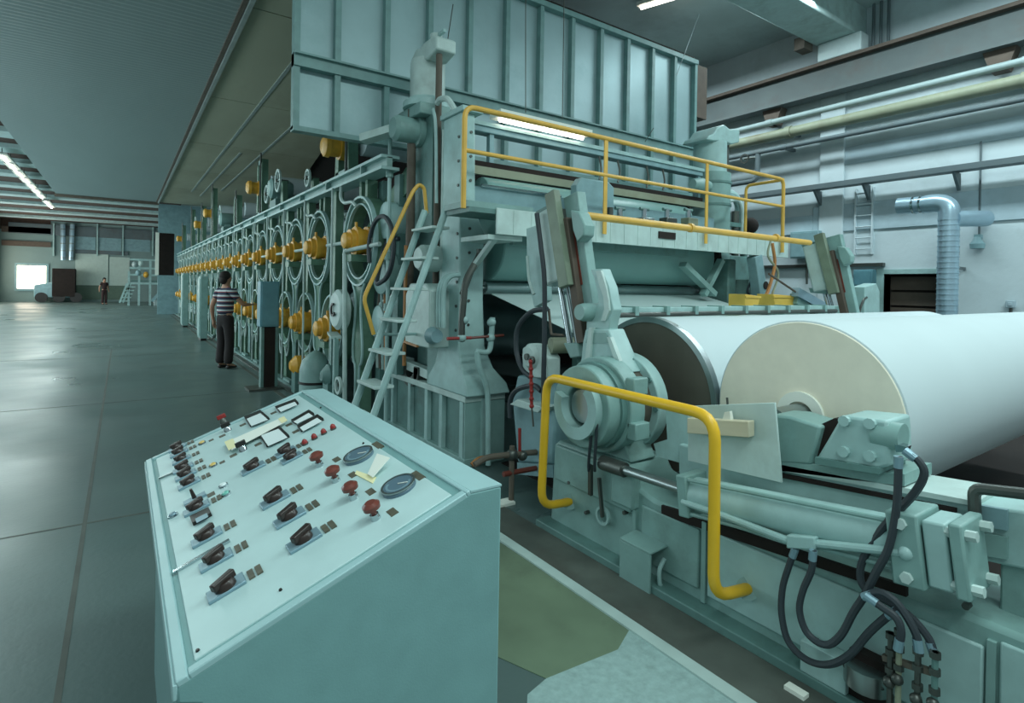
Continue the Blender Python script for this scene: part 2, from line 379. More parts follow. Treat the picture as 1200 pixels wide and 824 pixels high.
for v in (304, 314, 322, 332):
    p = q44(152, v); MB().box(p.x, b.x, 43.97, 44.05, p.z-.06, p.z+.06).build('rail', 'teal_light', sf)
MB().box(a.x+.2, b.x, 44, 46, 1.55, 1.65).build('deck', 'teal_deep', sf)
for u in (140, 144): MB().bar(q44(u, 355), q44(u+9, 332), .1, .1).build('stringer', 'teal_light', sf)
for k in range(5): p = q44(141+1.7*k, 353-4.2*k); MB().box(p.x-.05, p.x+.5, 43.9, 44.2, p.z-.03, p.z+.03).build('step', 'teal_light', sf)
for k, (u, v) in enumerate(((158, 310), (165, 309), (171, 322), (162, 320))): MB().sph(q44(u, v), .16, .2, .2).build('pump_body', ('pipe_grey', 'teal_pale', 'yellow_housing', 'blue_grey')[k], sf)
cr = thing('rubbish_heap_crate', 'low pale crate of scrap beside the far stair frame', 'crate', (2.1, 43, 0))
MB().box(1.7, 2.3, 42.8, 43.5, 0, .35).build('crate_body', 'pipe_grey', cr, .02); MB().bar((1.6, 43, .3), (2.3, 43.2, 1.2), .2, .1).build('plank', 'blue_grey', cr)

# soffit (canopy underside) and the dryer hood
ZS = 5.35
cor = MB(); n = 190; vs = []; fs = []
for i in range(n*2+1):
    y = 5.9+(31.4-5.9)*i/(n*2); zz = ZS+(.012 if i % 2 else 0)
    vs += [(-2.42, y, zz), (1.36, y, zz)]
for i in range(n*2): fs.append((2*i, 2*i+1, 2*i+3, 2*i+2))
cor.add(vs, fs); cor.box(-2.42, 1.36, 5.9, 31.4, ZS+.02, ZS+.2)
sof = struct(cor.build('ceiling_soffit', 'soffit', org=(0, 20, ZS), ang=5))
struct(MB().box(1.34, 1.40, 5.9, 31.5, ZS-.06, ZS+.1).build('trim_1', 'soffit_line', org=(1.37, 20, ZS)))
struct(MB().box(1.27, 1.33, 5.9, 31.5, ZS-.03, ZS+.02).build('trim_2', 'rust', org=(1.3, 20, ZS)))
struct(MB().box(-2.46, 1.4, 31.4, 31.55, ZS-.12, ZS+.25).build('trim_3', 'rust', org=(0, 31.4, ZS)))
def xr(y): return 3.08+.147*(y-5.85)
hood = thing('dryer_hood', 'huge sheet metal hood hanging over the dryer section, ribbed end wall', 'hood', (4.5, 5.85, 3.15))
y1, y2 = P(318, 15, z=ZS).y, P(290, 121, z=ZS).y; stp = y2-y1
yy = y1-stp
while yy < 31.4:
    e = min(yy+stp, 31.4)
    s0 = max(yy, 5.95)
    if e-s0 > .5:
        MB().prism([(1.41, s0+.015, ZS), (xr(s0), s0+.015, ZS), (xr(e), e-.015, ZS), (1.41, e-.015, ZS)], (0, 0, .05)).build('soffit_panel', 'soffit_stained', hood)
    yy = e
for (p, q) in (((225, 225), (300, 128)), ((262, 224), (345, 142)), ((232, 230), (262, 205))):
    a, b = P(*p, z=ZS-.01), P(*q, z=ZS-.01); xm = (a.x+b.x)/2
    MB().box(xm-.03, xm+.03, min(a.y, b.y)-4, max(a.y, b.y), ZS-.012, ZS).build('sheen_streak', 'soffit_line', hood)  # pale strips shaped as light reflections along the soffit seams
MB().box(1.38, 7.75, 5.95, 32, ZS+.06, ZS+.12).build('inner_roof', 'dark_void', hood)  # shade of the hood interior put into the near-black colour
MB().box(7.7, 7.78, 5.95, 32, 0, ZS+.1).build('added_light_blocker', 'dark_void', hood)  # added to block light, near-black so gaps between cylinders stay dark
lab(MB().box(7.78, 8.1, 5.95, 6.3, 4.5, ZS+.02).build('side_duct', 'brown_beam', hood), 'rust brown side duct')
MB().box(1.40, 7.7, 32, 32.1, 3.95, ZS).build('end_panel', 'blue_grey', hood)
MB().box(1.40, 2.1, 32.0, 32.1, 0, 1.9).box(2.1, 7.7, 32, 32.1, 0, 3.95).build('end_panel', 'blue_grey', hood)
MB().box(1.30, 1.44, 31.9, 32.05, 1.9, 3.95).build('end_post', 'white_card', hood)
MB().box(1.45, 2.1, 32.4, 32.5, 1.8, 4.0).build('opening', 'dark_void', hood)
ribs = [1.41, 1.82, 2.36, 2.88, 3.41, 3.95, 4.49, 5.03, 5.57, 6.11, 6.65, 7.17, 7.68]
zb, zm0, zm1, zt = 3.15, 3.78, 3.91, 5.35
for i in range(len(ribs)-1):
    for z0, z1 in ((zb+.02, zm0+.02), (zm1-.02, zt-.02)):
        jit = random.uniform(-.005, .005)
        MB().add([(ribs[i]+.01, 5.93+jit, z0), (ribs[i+1]-.01, 5.93-jit, z0), (ribs[i+1]-.01, 5.93-jit, z1), (ribs[i]+.01, 5.93+jit, z1),
                  (ribs[i]+.01, 5.95, z0), (ribs[i+1]-.01, 5.95, z0), (ribs[i+1]-.01, 5.95, z1), (ribs[i]+.01, 5.95, z1)],
                 [(0, 1, 2, 3), (7, 6, 5, 4), (0, 4, 5, 1), (1, 5, 6, 2), (2, 6, 7, 3), (3, 7, 4, 0)]).build('panel', 'hood_panel', hood)
for x in ribs: MB().box(x-.03, x+.03, 5.85, 5.95, zb, zt).build('rib', 'hood_frame', hood)
MB().box(1.38, 7.71, 5.83, 5.95, zm0, zm1).box(1.38, 7.71, 5.79, 5.83, zm1-.02, zm1).build('cross_rail', 'hood_frame', hood)
MB().box(1.38, 7.71, 5.83, 5.95, zb-.02, zb+.03).build('bottom_rail', 'hood_frame', hood)
MB().box(1.38, 7.71, 5.83, 5.95, zt-.05, zt+.02).build('top_rail', 'hood_frame', hood)
for (p, q) in (((808, 172), (818, 150)), ((756, 166), (764, 152))): pass

# lamps
def tube_lamp(name, label, p0, p1, group=None, w=.16, hang=.1, tr=.035):
    p0, p1 = Vector(p0), Vector(p1); o = thing(name, label, 'lamp', tuple((p0+p1)/2), group)
    d = dirx(p0, p1); sd = d.cross(Vector((0, 0, 1))).normalized()
    MB().obox((p0+p1)/2+Vector((0, 0, .05)), (p1-p0)/2, sd*(w/2), (0, 0, .03)).build('reflector', 'white_card', o)
    for t in (.15, .85): MB().cyl(p0+(p1-p0)*t+Vector((0, 0, .07)), p0+(p1-p0)*t+Vector((0, 0, hang)), .012, n=6).build('hanger', 'steel_dark', o)
    MB().cyl(p0+d*.05, p1-d*.05, tr, n=10).build('tube', 'tube_light', o)
    return o
la, lb = P(0, 181, z=5.4), P(69, 249, z=5.4)
for k in range(9):
    y = 23.2+k*1.62+(1.0 if k > 6 else 0)
    tube_lamp('fluorescent_lamp', 'lit fluorescent lamp in the row beneath the cross beams', (la.x, y, 5.4), (la.x, y+1.3, 5.4), 'lamp row along the aisle', .3, .39)
a = P(748, 10, z=6.6)
tube_lamp('ceiling_lamp', 'lit tube lamp on the ceiling above the hood end', a, a+Vector((.5, -1.5, 0)).normalized()*1.3)

# ================================================================ DRYER SECTION
XM = 2.25
def housing(parent, y, z, s=.88, length=.34):
    h = MB().lathe((XM+.14, y, z), (-length, 0, 0), [(0, .20*s), (.22, .20*s), (.23, .165*s), (.45, .165*s), (.46, .19*s), (.62, .19*s), (.64, .15*s), (.8, .15*s)], 18).build('bearing_housing', 'yellow_housing', parent)
    MB().lathe((XM+.14-length*.8, y, z), (-.08*s, 0, 0), [(0, .11*s), (.75, .105*s), (1, .075*s)], 16).build('end_cap', 'yellow_housing', h)
    MB().cyl((XM+.14-length*.55, y, z+.18*s), (XM+.14-length*.55, y, z+.25*s), .018, n=8).build('oil_cup', 'yellow_housing', h)
    MB().box(XM-.14, XM+.06, y-.13*s, y+.13*s, z-.27*s, z-.18*s).build('pedestal', 'green_frame', h)
    return h
def frame_ring(parent, y, z, ro, ri):
    g = MB().ring((XM+.02, y, z), (.14, 0, 0), ro, ri, 36).build('frame_ring', 'green_frame', parent)
    MB().ring((XM-.03, y, z), (.05, 0, 0), ro, ro-.025, 36).build('ring_lip', 'teal_light', g); MB().ring((XM-.02, y, z), (.04, 0, 0), ri+.02, ri, 36).build('ring_lip', 'teal_light', g)
    for q in (-1, 1): MB().box(XM+.05, XM+.12, y+q*(ri+.21)/2-(ri-.2)/2, y+q*(ri+.21)/2+(ri-.2)/2, z-.05, z+.05).build('cross_web', 'green_frame', parent)
def upper_dryer(y, label):
    z = 2.1
    o = thing('drying_cylinder', label, 'drying cylinder', (XM+.3, y, z-.56), 'upper drying cylinders')
    c = MB().lathe((XM+.3, y, z), (3.6, 0, 0), [(0, .5), (.004, .56), (.996, .56), (1, .5)], 36).build('cylinder_shell', 'shell', o)
    MB().ring((XM+.27, y, z), (.03, 0, 0), .46, .14, 28).build('head_cover', 'head_white', c)
    housing(o, y, z)
    MB().cyl((XM-.07, y+.2, z), (XM-.07, y+1.02, z), .022, n=8).build('connecting_rod', 'teal_pale', o)
    return o
def upper_frame(y, label):
    z = 2.1
    o = thing('ring_stand', label, 'machine frame', (XM, y, 0), 'upper dryer frames')
    frame_ring(o, y, z, .52, .42)
    for s in (-1, 1): MB().box(XM+.03, XM+.15, y+s*.1-.035, y+s*.1+.035, z+.47, 2.8).build('hanger', 'green_frame', o)
    hw = [(1.62, .20), (1.5, .11), (1.36, .09), (1.2, .10), (1.05, .13), (.92, .155), (.8, .155), (.7, .12), (.62, .06), (.12, .06), (.02, .12), (0, .12)]
    MB().prism([(XM, y-w_, zz) for zz, w_ in hw]+[(XM, y+w_, zz) for zz, w_ in hw[::-1]], (.14, 0, 0)).build('post', 'green_frame', o)
    for s in (-1, 1): MB().tube([(XM-.01, y+s*w_, zz) for zz, w_ in hw[:-2]], .016, 6, sub=3).build('post_edge', 'teal_light', o)
    MB().tube([(XM-.06, y+.52, 2.8), (XM-.07, y+.5, 2.66), (XM-.07, y+.36, 2.58), (XM-.07, y+.1, 2.56), (XM-.06, y-.02, 2.5)], .02, 6).build('steam_pipe', 'teal_pale', o)
    return o
def lower_dryer(y, label):
    z = 1.03
    o = thing('drying_cylinder', label, 'drying cylinder', (XM+.3, y, z-.5), 'lower drying cylinders')
    c = MB().lathe((XM+.3, y, z), (3.6, 0, 0), [(0, .44), (.004, .5), (.996, .5), (1, .44)], 36).build('cylinder_shell', 'shell', o)
    MB().ring((XM+.27, y, z), (.03, 0, 0), .41, .14, 28).build('head_cover', 'head_white', c)
    return o
def lower_frame(y, label):
    z = 1.03
    o = thing('ring_stand', label, 'machine frame', (XM, y, 0), 'lower dryer frames')
    g = MB().ring((XM+.02, y, z), (.14, 0, 0), .44, .35, 36).build('frame_ring', 'green_frame', o)
    MB().ring((XM-.03, y, z), (.05, 0, 0), .44, .415, 36).build('ring_lip', 'teal_light', g)
    MB().prism([(XM, y-.13, z-.42), (XM, y+.13, z-.42), (XM, y+.06, z-.6), (XM, y+.1, 0), (XM, y-.1, 0), (XM, y-.06, z-.6)], (.14, 0, 0)).build('post', 'green_frame', o)
    MB().prism([(XM, y-.05, z+.42), (XM, y+.05, z+.42), (XM, y+.07, 2.8), (XM, y-.07, 2.8)], (.10, 0, 0)).build('upper_post', 'green_frame', o)
    MB().cyl((XM-.12, y-.3, .07), (XM-.12, y-.3, 2.79), .014, n=6).build('oil_pipe', 'teal_pale', o)
    for s in (-1, 1): MB().tube([(XM-.02, y+s*.3, .72), (XM-.02, y+s*.28, .5), (XM-.02, y+s*.18, .42), (XM-.02, y+s*.07, .55)], .015, 6).build('frame_edge', 'teal_pale', o)
    return o
u0 = upper_dryer(7.95, 'upper drying cylinder with yellow bearing housing showing through a ring frame')
f0 = upper_frame(7.95, 'green post with round ring at the top, around an upper cylinder')
y = 9.19
while y < 31.3: copy_tree(u0, (0, y-7.95, 0)); copy_tree(f0, (0, y-7.95, 0)); y += 1.26
copy_tree(u0, (0, 6.32-7.95, 0), label='upper drying cylinder closest to the ladder, black hose looped beside it')
copy_tree(f0, (0, 6.32-7.95, 0), label='green post with round ring closest to the ladder, black hose looped beside it')
l0 = lower_dryer(7.29, 'lower drying cylinder with yellow bearing housing')
g0 = lower_frame(7.29, 'green lower ring frame around a lower drying cylinder')
housing(l0, 7.29, 1.03, .92, .38)
lows = [8.57+1.26*k for k in range(18)]
bare = {5, 6, 7, 8, 10, 12, 14}
l1 = None
for k, yy in enumerate(lows):
    copy_tree(g0, (0, yy-7.29, 0))
    if k not in bare: copy_tree(l0, (0, yy-7.29, 0))
    elif l1 is None: l1 = lower_dryer(yy, 'lower drying cylinder without yellow housing'); y1_ = yy
    else: copy_tree(l1, (0, yy-y1_, 0))

tb = thing('dryer_top_beam', 'long teal rail beam running on top of the dryer frames', 'beam', (XM, 6, 2.8))
MB().box(XM-.02, XM+.04, 5.5, 31.9, 2.83, 2.93).build('web', 'teal', tb)
MB().box(XM-.08, XM+.12, 5.5, 31.9, 2.92, 2.95).build('top_flange', 'teal_light', tb)
MB().box(XM-.08, XM+.12, 5.5, 31.9, 2.80, 2.83).build('bottom_flange', 'teal_light', tb)
for k in range(20): MB().box(XM-.08, XM-.02, 6.1+k*1.3, 6.13+k*1.3, 2.83, 2.92).build('stiffener', 'teal', tb)
fr = thing('dryer_foot_rail', 'low dark sole plate under the dryer frames', 'rail', (XM, 6, 0))
MB().box(XM-.14, XM-.04, 6.4, 31.9, 0, .06).build('sole_plate', 'teal_deep', fr)
for k in range(12): MB().box(XM-.12, XM-.06, 6.5+k*1.26, 6.9+k*1.26, .06, .1).build('shim', 'teal', fr)

# felt roll stands and hand wheels on top of the beam
def felt_stand(y, h, label, roll=True, yel=True):
    o = thing('felt_roll_stand', label, 'roll stand', (XM, y, 2.95), 'felt roll stands above the dryer beam')
    for s in (-1, 1):
        MB().prism([(XM-.02, y+s*.2-.07, 2.95), (XM-.02, y+s*.2+.07, 2.95), (XM-.02, y+s*.17+.05, 2.95+h), (XM-.02, y+s*.17-.05, 2.95+h)], (.12, 0, 0)).build('post', 'green_frame', o)
    MB().box(XM-.02, XM+.1, y-.22, y+.22, 2.95+h-.08, 2.95+h).build('cross_head', 'teal', o)
    MB().box(XM-.02, XM+.1, y-.24, y+.24, 2.95, 3.02).build('foot', 'teal', o)
    if yel:
        hh = MB().lathe((XM+.05, y+.06, 2.95+h*.5), (-.3, 0, 0), [(0, .15), (.3, .15), (.32, .12), (.7, .12), (.72, .14), (.9, .13), (1, .08)], 16).build('bearing_housing', 'yellow_housing', o)
    if roll: MB().cyl((XM+.14, y-.28, 2.95+h*.55), (XM+3.6, y-.28, 2.95+h*.55), .17, n=20).build('felt_roll', 'paper', o)
    MB().cyl((XM-.05, y-.26, 2.95), (XM-.05, y-.26, 2.95+h+.1), .018, n=6).build('screw_spindle', 'steel_dark', o)
    return o
felt_stand(P(402, 205, x=2.25).y, .72, 'felt roll stand with yellow bearing just under the hood edge')
felt_stand(12.1, 1.1, 'tall felt roll stand with white felt roll and yellow bearing')
felt_stand(15.0, .75, 'short felt roll stand behind the tall white-rolled one', True, False)
felt_stand(19.3, 1.5, 'tallest felt roll stand, halfway along the dryers')
felt_stand(22.0, 1.25, 'felt roll stand past the tallest one')
felt_stand(25.5, 1.5, 'felt roll stand before the far end posts', True, False)
felt_stand(29.5, 1.2, 'last felt roll stand next to the hood end panel')
def wheel_stand(y, h, r, label):
    o = thing('hand_wheel_stand', label, 'hand wheel', (XM, y, 2.95), 'hand wheels above the dryer beam')
    MB().prism([(XM, y-.1, 2.95), (XM, y+.1, 2.95), (XM, y+.05, 2.95+h), (XM, y-.05, 2.95+h)], (.08, 0, 0)).build('bracket', 'green_frame', o)
    zc = 2.95+h
    w = MB().ring((XM-.08, y, zc), (.03, 0, 0), r, r*.8, 22).build('wheel_rim', 'teal_pale', o)
    MB().box(XM-.075, XM-.055, y-r*.85, y+r*.85, zc-.012, zc+.012).box(XM-.075, XM-.055, y-.012, y+.012, zc-r*.85, zc+r*.85).build('spokes', 'teal_pale', w)
    MB().cyl((XM-.1, y, zc), (XM+.1, y, zc), .03, n=10).build('hub', 'steel_dark', o)
    return o
wheel_stand(8.35, .18, .13, 'hand wheel on the beam nearest the hood edge')
wheel_stand(10.25, .42, .2, 'big hand wheel with tall bracket')
wheel_stand(11.15, .3, .17, 'hand wheel next to the tall felt stand')
wheel_stand(17.2, .5, .24, 'hand wheel between two mid felt stands')
wheel_stand(23.5, .8, .24, 'hand wheel far down the dryer beam')
gm = thing('tension_gear_motor', 'rounded teal gear motor standing on the dryer beam', 'motor', (XM, 10.75, 2.95))
MB().box(XM-.05, XM+.2, 10.5, 10.95, 2.95, 3.1).build('base', 'teal_deep', gm, .01)
MB().lathe((XM-.12, 10.72, 3.3), (.4, 0, 0), [(0, .13), (.1, .18), (.8, .18), (1, .13)], 18).build('motor_case', 'teal', gm)
MB().box(XM, XM+.15, 10.6, 10.85, 3.05, 3.2).build('saddle', 'teal', gm)
gm2 = copy_tree(gm, (0, 6.2, 0), label='teal gear motor halfway along the dryer beam')

# control box on a stand, cabinets, drain pumps along the dryers
ft = P(315, 400, x=1.84); ft.z = 0
o = thing('control_box', 'blue-grey control box on a single post beside the standing man', 'control box', (ft.x, ft.y, 0))
a, b = P(303, 383, y=ft.y), P(326, 330, y=ft.y)
MB().box(a.x, b.x, ft.y-.1, ft.y+.15, a.z, b.z).build('box_body', 'blue_box', o, .012)
MB().box(a.x+.02, b.x-.02, ft.y-.115, ft.y-.1, a.z+.03, b.z-.03).build('door', 'blue_box', o, .004)
MB().box(ft.x-.08, ft.x+.08, ft.y-.06, ft.y+.06, .03, a.z+.02).build('post', 'dark_void', o)
MB().box(ft.x-.12, ft.x-.08, ft.y-.07, ft.y+.07, .03, a.z+.02).box(ft.x+.08, ft.x+.12, ft.y-.07, ft.y+.07, .03, a.z+.02).build('post_channel', 'teal_deep', o)
MB().box(ft.x-.3, ft.x+.16, ft.y-.2, ft.y+.2, 0, .03).build('foot_plate', 'steel_dark', o)
MB().cyl((ft.x, ft.y, a.z-.12), (ft.x, ft.y, a.z+.02), .06).build('swivel', 'steel', o)
for k, (yy, hgt) in enumerate(((17.6, 1.75), (23.0, 1.9))):
    c = thing('cabinet', ('narrow teal switch cabinet halfway along the dryers', 'teal switch cabinet far along the dryers', 'low teal cabinet behind the standing man')[k], 'cabinet', (XM-.42, yy, 0))
    MB().box(XM-.5, XM-.32, yy-.3, yy+.3, .06, hgt).build('body', 'teal', c, .01)
    MB().box(XM-.52, XM-.5, yy-.27, yy+.27, .12, hgt-.06).build('door', 'teal', c, .005)
    MB().box(XM-.48, XM-.34, yy-.28, yy+.28, 0, .06).build('plinth', 'black', c)
for k, (u, v) in enumerate(((348, 428), (386, 440))):
    p = P(u, v, x=2.1); o = thing('drain_pump', ('yellow drain pump with hand ring at the dryer foot', 'dark drain pump behind the ladder foot')[k], 'pump', (p.x, p.y, 0))
    MB().lathe((p.x+.15, p.y, p.z), (-.25, 0, 0), [(0, .1), (.3, .14), (.7, .14), (1, .06)], 16).build('pump_case', ('yellow_housing', 'teal_deep')[k], o)
    MB().box(p.x-.05, p.x+.18, p.y-.1, p.y+.1, 0, p.z-.08).build('pedestal', 'teal_deep', o)
    r_ = P(u+9, v+12, x=1.98); MB().ring((r_.x, r_.y, r_.z), (.03, 0, 0), .1, .07, 18).build('hand_ring', ('yellow', 'teal_pale')[k], o)
    MB().bar((r_.x+.02, r_.y, r_.z), (p.x+.1, p.y, p.z), .03, .03).build('arm', 'steel_dark', o)
p = P(370, 408, x=2.1)
o = thing('condensate_tank', 'small domed teal tank with black band under the dryers', 'tank', (p.x, p.y, 0))
MB().lathe((p.x, p.y, .1), (0, 0, .62), [(0, .2), (.6, .2), (.8, .17), (.93, .1), (1, .03)], 18).build('vessel', 'teal', o)
MB().cyl((p.x, p.y, .3), (p.x, p.y, .33), .21, n=18).build('band', 'black', o)
for k in range(3): an = k*2.1; MB().cyl((p.x+.15*cos(an), p.y+.15*sin(an), 0), (p.x+.15*cos(an), p.y+.15*sin(an), .14), .02, n=6).build('leg', 'teal_deep', o)

# ================================================================ PRESS STAND AT THE DRY END
st = thing('calender_stand', 'pale teal cast stand and column holding the calender rolls by the ladder', 'machine frame', (2.5, 4.3, 0))
bs = MB().box(2.54, 2.90, 4.30, 6.05, 0, .58).build('base_core', 'teal_deep', st)
MB().box(2.49, 2.92, 4.27, 6.1, .57, .63).build('base_top_plate', 'teal_pale', st, .008)
MB().box(2.49, 2.92, 4.27, 6.1, 0, .07).build('base_foot_plate', 'teal', st, .005)
for yy in (4.345, 4.74, 5.05, 5.45, 5.9, 6.07): MB().box(2.495, 2.545, yy-.03, yy+.03, .07, .57).build('rib', 'teal_light', st)
MB().box(2.5, 2.92, 4.28, 4.30, .05, .58).build('end_plate', 'teal', st)
MB().box(2.66, 2.72, 4.25, 4.28, .05, .6).build('rib', 'teal_light', st)
col = MB(); prof = [(.63, 2.48, 2.94, 4.22, 5.0), (.72, 2.48, 2.92, 4.25, 4.98), (.85, 2.5, 2.84, 4.36, 4.88), (1.05, 2.5, 2.78, 4.42, 4.8), (1.5, 2.5, 2.76, 4.43, 4.78), (2.1, 2.5, 2.76, 4.43, 4.78), (2.3, 2.5, 2.66, 4.43, 4.78), (3.18, 2.5, 2.64, 4.43, 4.78)]
vs = []; fs = []
for z, x0, x1, y0, y1 in prof: vs += [(x0, y0, z), (x1, y0, z), (x1, y1, z), (x0, y1, z)]
for j in range(len(prof)-1):
    for i in range(4): k = (i+1) % 4; fs.append((j*4+i, j*4+k, j*4+4+k, j*4+4+i))
n4 = (len(prof)-1)*4; fs += [(3, 2, 1, 0), (n4, n4+1, n4+2, n4+3)]
cc = MB().add(vs, fs).build('column', 'teal_light', st, .012)
for k in range(9):
    MB().cyl((2.505, 4.47, 1.2+.22*k), (2.49, 4.47, 1.2+.22*k), .014, n=8).build('bolt', 'steel_dark', cc)
    MB().cyl((2.6, 4.435, 1.25+.22*k), (2.6, 4.42, 1.25+.22*k), .014, n=8).build('bolt', 'steel_dark', cc)
MB().box(2.48, 2.7, 4.38, 4.82, 3.18, 3.23).build('column_cap', 'teal_light', st, .008)
MB().tube([(2.53, 4.6, 3.23), (2.5, 4.7, 3.36), (2.5, 4.85, 3.4), (2.5, 4.92, 3.38)], .03, 8).build('oil_pipe', 'teal_pale', st)
MB().cyl((2.52, 4.805, .95), (2.52, 4.805, 3.1), .02, n=8).build('guide_pipe', 'teal_pale', st)
# loading jack
jk = thing('loading_jack', 'pale teal screw jack with arched cap on top of the calender stand', 'jack', (2.58, 5.25, 2.2))
c0 = (2.58, 5.3)
MB().lathe((c0[0], c0[1], 3.42), (0, 0, .1), [(0, .25), (.6, .25), (1, .2)], 22).build('jack_flange', 'teal_light', jk)
MB().lathe((c0[0], c0[1], 3.5), (0, 0, .42), [(0, .18), (.9, .18), (1, .17)], 24).build('jack_barrel', 'teal_pale', jk)
q = [(5.52, 3.86), (5.47, 3.98), (5.36, 4.05), (5.26, 4.03), (5.2, 4.05), (4.95, 4.05), (4.9, 4.02), (4.9, 3.9), (5.1, 3.86), (5.24, 3.9), (5.36, 3.94), (5.48, 3.84)]
MB().prism([(2.47, y, z) for y, z in q], (.22, 0, 0)).build('arched_cap', 'teal_pale', jk, .015)
MB().cyl((2.56, 5.08, 4.05), (2.56, 5.08, 4.12), .06).build('cap_nut', 'teal_pale', jk)
MB().bar((2.56, 4.9, 4.1), (2.56, 5.06, 4.1), .03, .03).build('cap_handle', 'teal_light', jk)
MB().cyl((2.54, 4.97, 1.58), (2.54, 4.97, 3.88), .032, n=12).build('screw', 'rust', jk)
MB().cyl((2.42, 5.32, 1.6), (2.42, 5.32, 3.4), .045, n=12).build('screw', 'rust', jk)
MB().lathe((2.2, 5.3, 3.18), (.4, 0, 0), [(0, .1), (.1, .13), (.6, .13), (.62, .16), (1, .16)], 18).build('worm_gear', 'teal', jk)
MB().box(2.38, 2.72, 5.05, 5.6, 3.3, 3.42).build('jack_bracket', 'teal', jk, .012)
MB().bar((2.3, 5.35, 3.2), (2.05, 5.72, 3.12), .12, .08).build('brace_arm', 'teal_pale', jk)
MB().box(2.5, 2.75, 5.0, 5.6, 2.2, 3.3).build('jack_guide', 'teal_deep', jk)
MB().tube([(2.5, 5.0, 3.3), (2.45, 4.9, 3.3), (2.46, 4.86, 3.1), (2.48, 4.86, 2.4)], .016, 6).build('oil_pipe', 'teal_light', jk)
MB().box(2.66, 2.85, 5.02, 5.6, .633, 2.2).build('jack_pedestal', 'teal_deep', jk)
# gear box on the stand
a, b = P(483, 402, x=2.38), P(513, 340, x=2.38)
gb = thing('gear_box', 'boxy pale grey gear box bolted to the calender column', 'gear box', (2.4, (a.y+b.y)/2, .63))
MB().prism([(2.3, a.y, a.z), (2.3, b.y, a.z), (2.3, b.y, b.z), (2.3, b.y+.1, b.z+.06), (2.3, a.y-.1, b.z+.06), (2.3, a.y, b.z-.05)], (.22, 0, 0)).build('case', 'teal_pale', gb, .015)
MB().box(2.52, 2.6, b.y, a.y, a.z+.05, b.z).build('rear_cover', 'teal', gb)
MB().box(2.51, 2.6, b.y+.08, a.y-.08, .63, a.z+.1).build('pedestal', 'teal', gb)
MB().lathe((2.33, b.y-.1, a.z+.12), (0, .1, 0), [(0, .06), (1, .08)], 14).build('shaft_cap', 'blue_grey', gb)
MB().lathe(((2.3), (a.y+b.y)/2, b.z+.3), (.2, 0, 0), [(0, .1), (.2, .13), (1, .13)], 18).build('filter_bowl', 'teal_pale', gb)
for k in range(3): MB().tube([(2.36, b.y-.06-.05*k, a.z+.2), (2.36, b.y-.06-.05*k, b.z), (2.4, b.y-.12-.04*k, b.z+.12), (2.48, b.y-.16-.04*k, b.z+.14)], .022, 8).build('oil_pipe', 'teal_light', gb)
MB().bar((2.3, a.y+.05, a.z+.02), (2.3, a.y-.3, a.z-.0), .03, .02).build('brass_link', 'orange_pipe', gb)
MB().cyl((2.32, a.y+.05, .8), (2.32, a.y+.05, 2.0), .02, n=8).build('copper_pipe', 'orange_pipe', gb)
a, b = P(474, 440, x=2.55), P(495, 414, x=2.55)
ub = thing('arched_clamp', 'dark arched clamp with pale bar on the calender base', 'clamp', (2.55, a.y, .63))
ym = (a.y+b.y)/2; rr = abs(a.y-b.y)/2
MB().ring((2.5, ym, .75), (.14, 0, 0), rr, rr*.55, 18, 0, pi).box(2.5, 2.64, ym-rr, ym-rr*.55, .63, .76).box(2.5, 2.64, ym+rr*.55, ym+rr, .63, .76).build('arch', 'steel_dark', ub)
MB().bar((2.56, ym+.1, .74), (2.56, 5.08, .71), .08, .09).build('bar', 'teal_pale', ub)
MB().box(2.52, 2.62, 5.02, 5.08, .65, .77).build('stop', 'steel_dark', ub)
MB().bar((2.58, 6.05, .72), (2.58, 5.66, .72), .13, .16).build('bed_block', 'teal_pale', ub)
# service pipes in front of the column
sp = thing('service_pipes', 'bent teal service pipes and red valve rods on the column front', 'pipes', (2.6, 4.2, 0))
def y42(u, v, yy=4.16): return P(u, v, y=yy)
MB().rtube([y42(541, 400), y42(541, 378), y42(545, 330), y42(556, 310)], .03).build('pipe', 'steel_dark', sp)
MB().rtube([y42(559, 412), y42(574, 414), y42(576, 395), y42(577, 372)], .025).build('pipe', 'teal_light', sp)
MB().rtube([y42(559, 412), y42(561, 430), y42(571, 452), y42(572, 480), y42(572, 545)], .025).build('pipe', 'teal_light', sp)
MB().cyl(y42(524, 397, 4.15), y42(552, 396, 4.15), .014, n=8).build('valve_rod', 'red', sp)
MB().cyl(y42(552, 396, 4.15), y42(590, 393, 4.15), .012, n=8).build('valve_rod', 'red_brown', sp)
for u, v in ((541, 396), (544, 375), (576, 378), (575, 396)): MB().sph(y42(u, v), .04, n=10, m=6).build('valve_body', 'teal_light', sp)
MB().rtube([y42(553, 545), y42(560, 538), y42(580, 535), y42(596, 534)], .022).build('hose', 'orange_pipe', sp)
MB().tube([y42(562, 292, 4.35), y42(561, 300, 4.35), y42(552, 318, 4.35), y42(542, 345, 4.3)], .03).build('cable', 'steel_dark', sp)

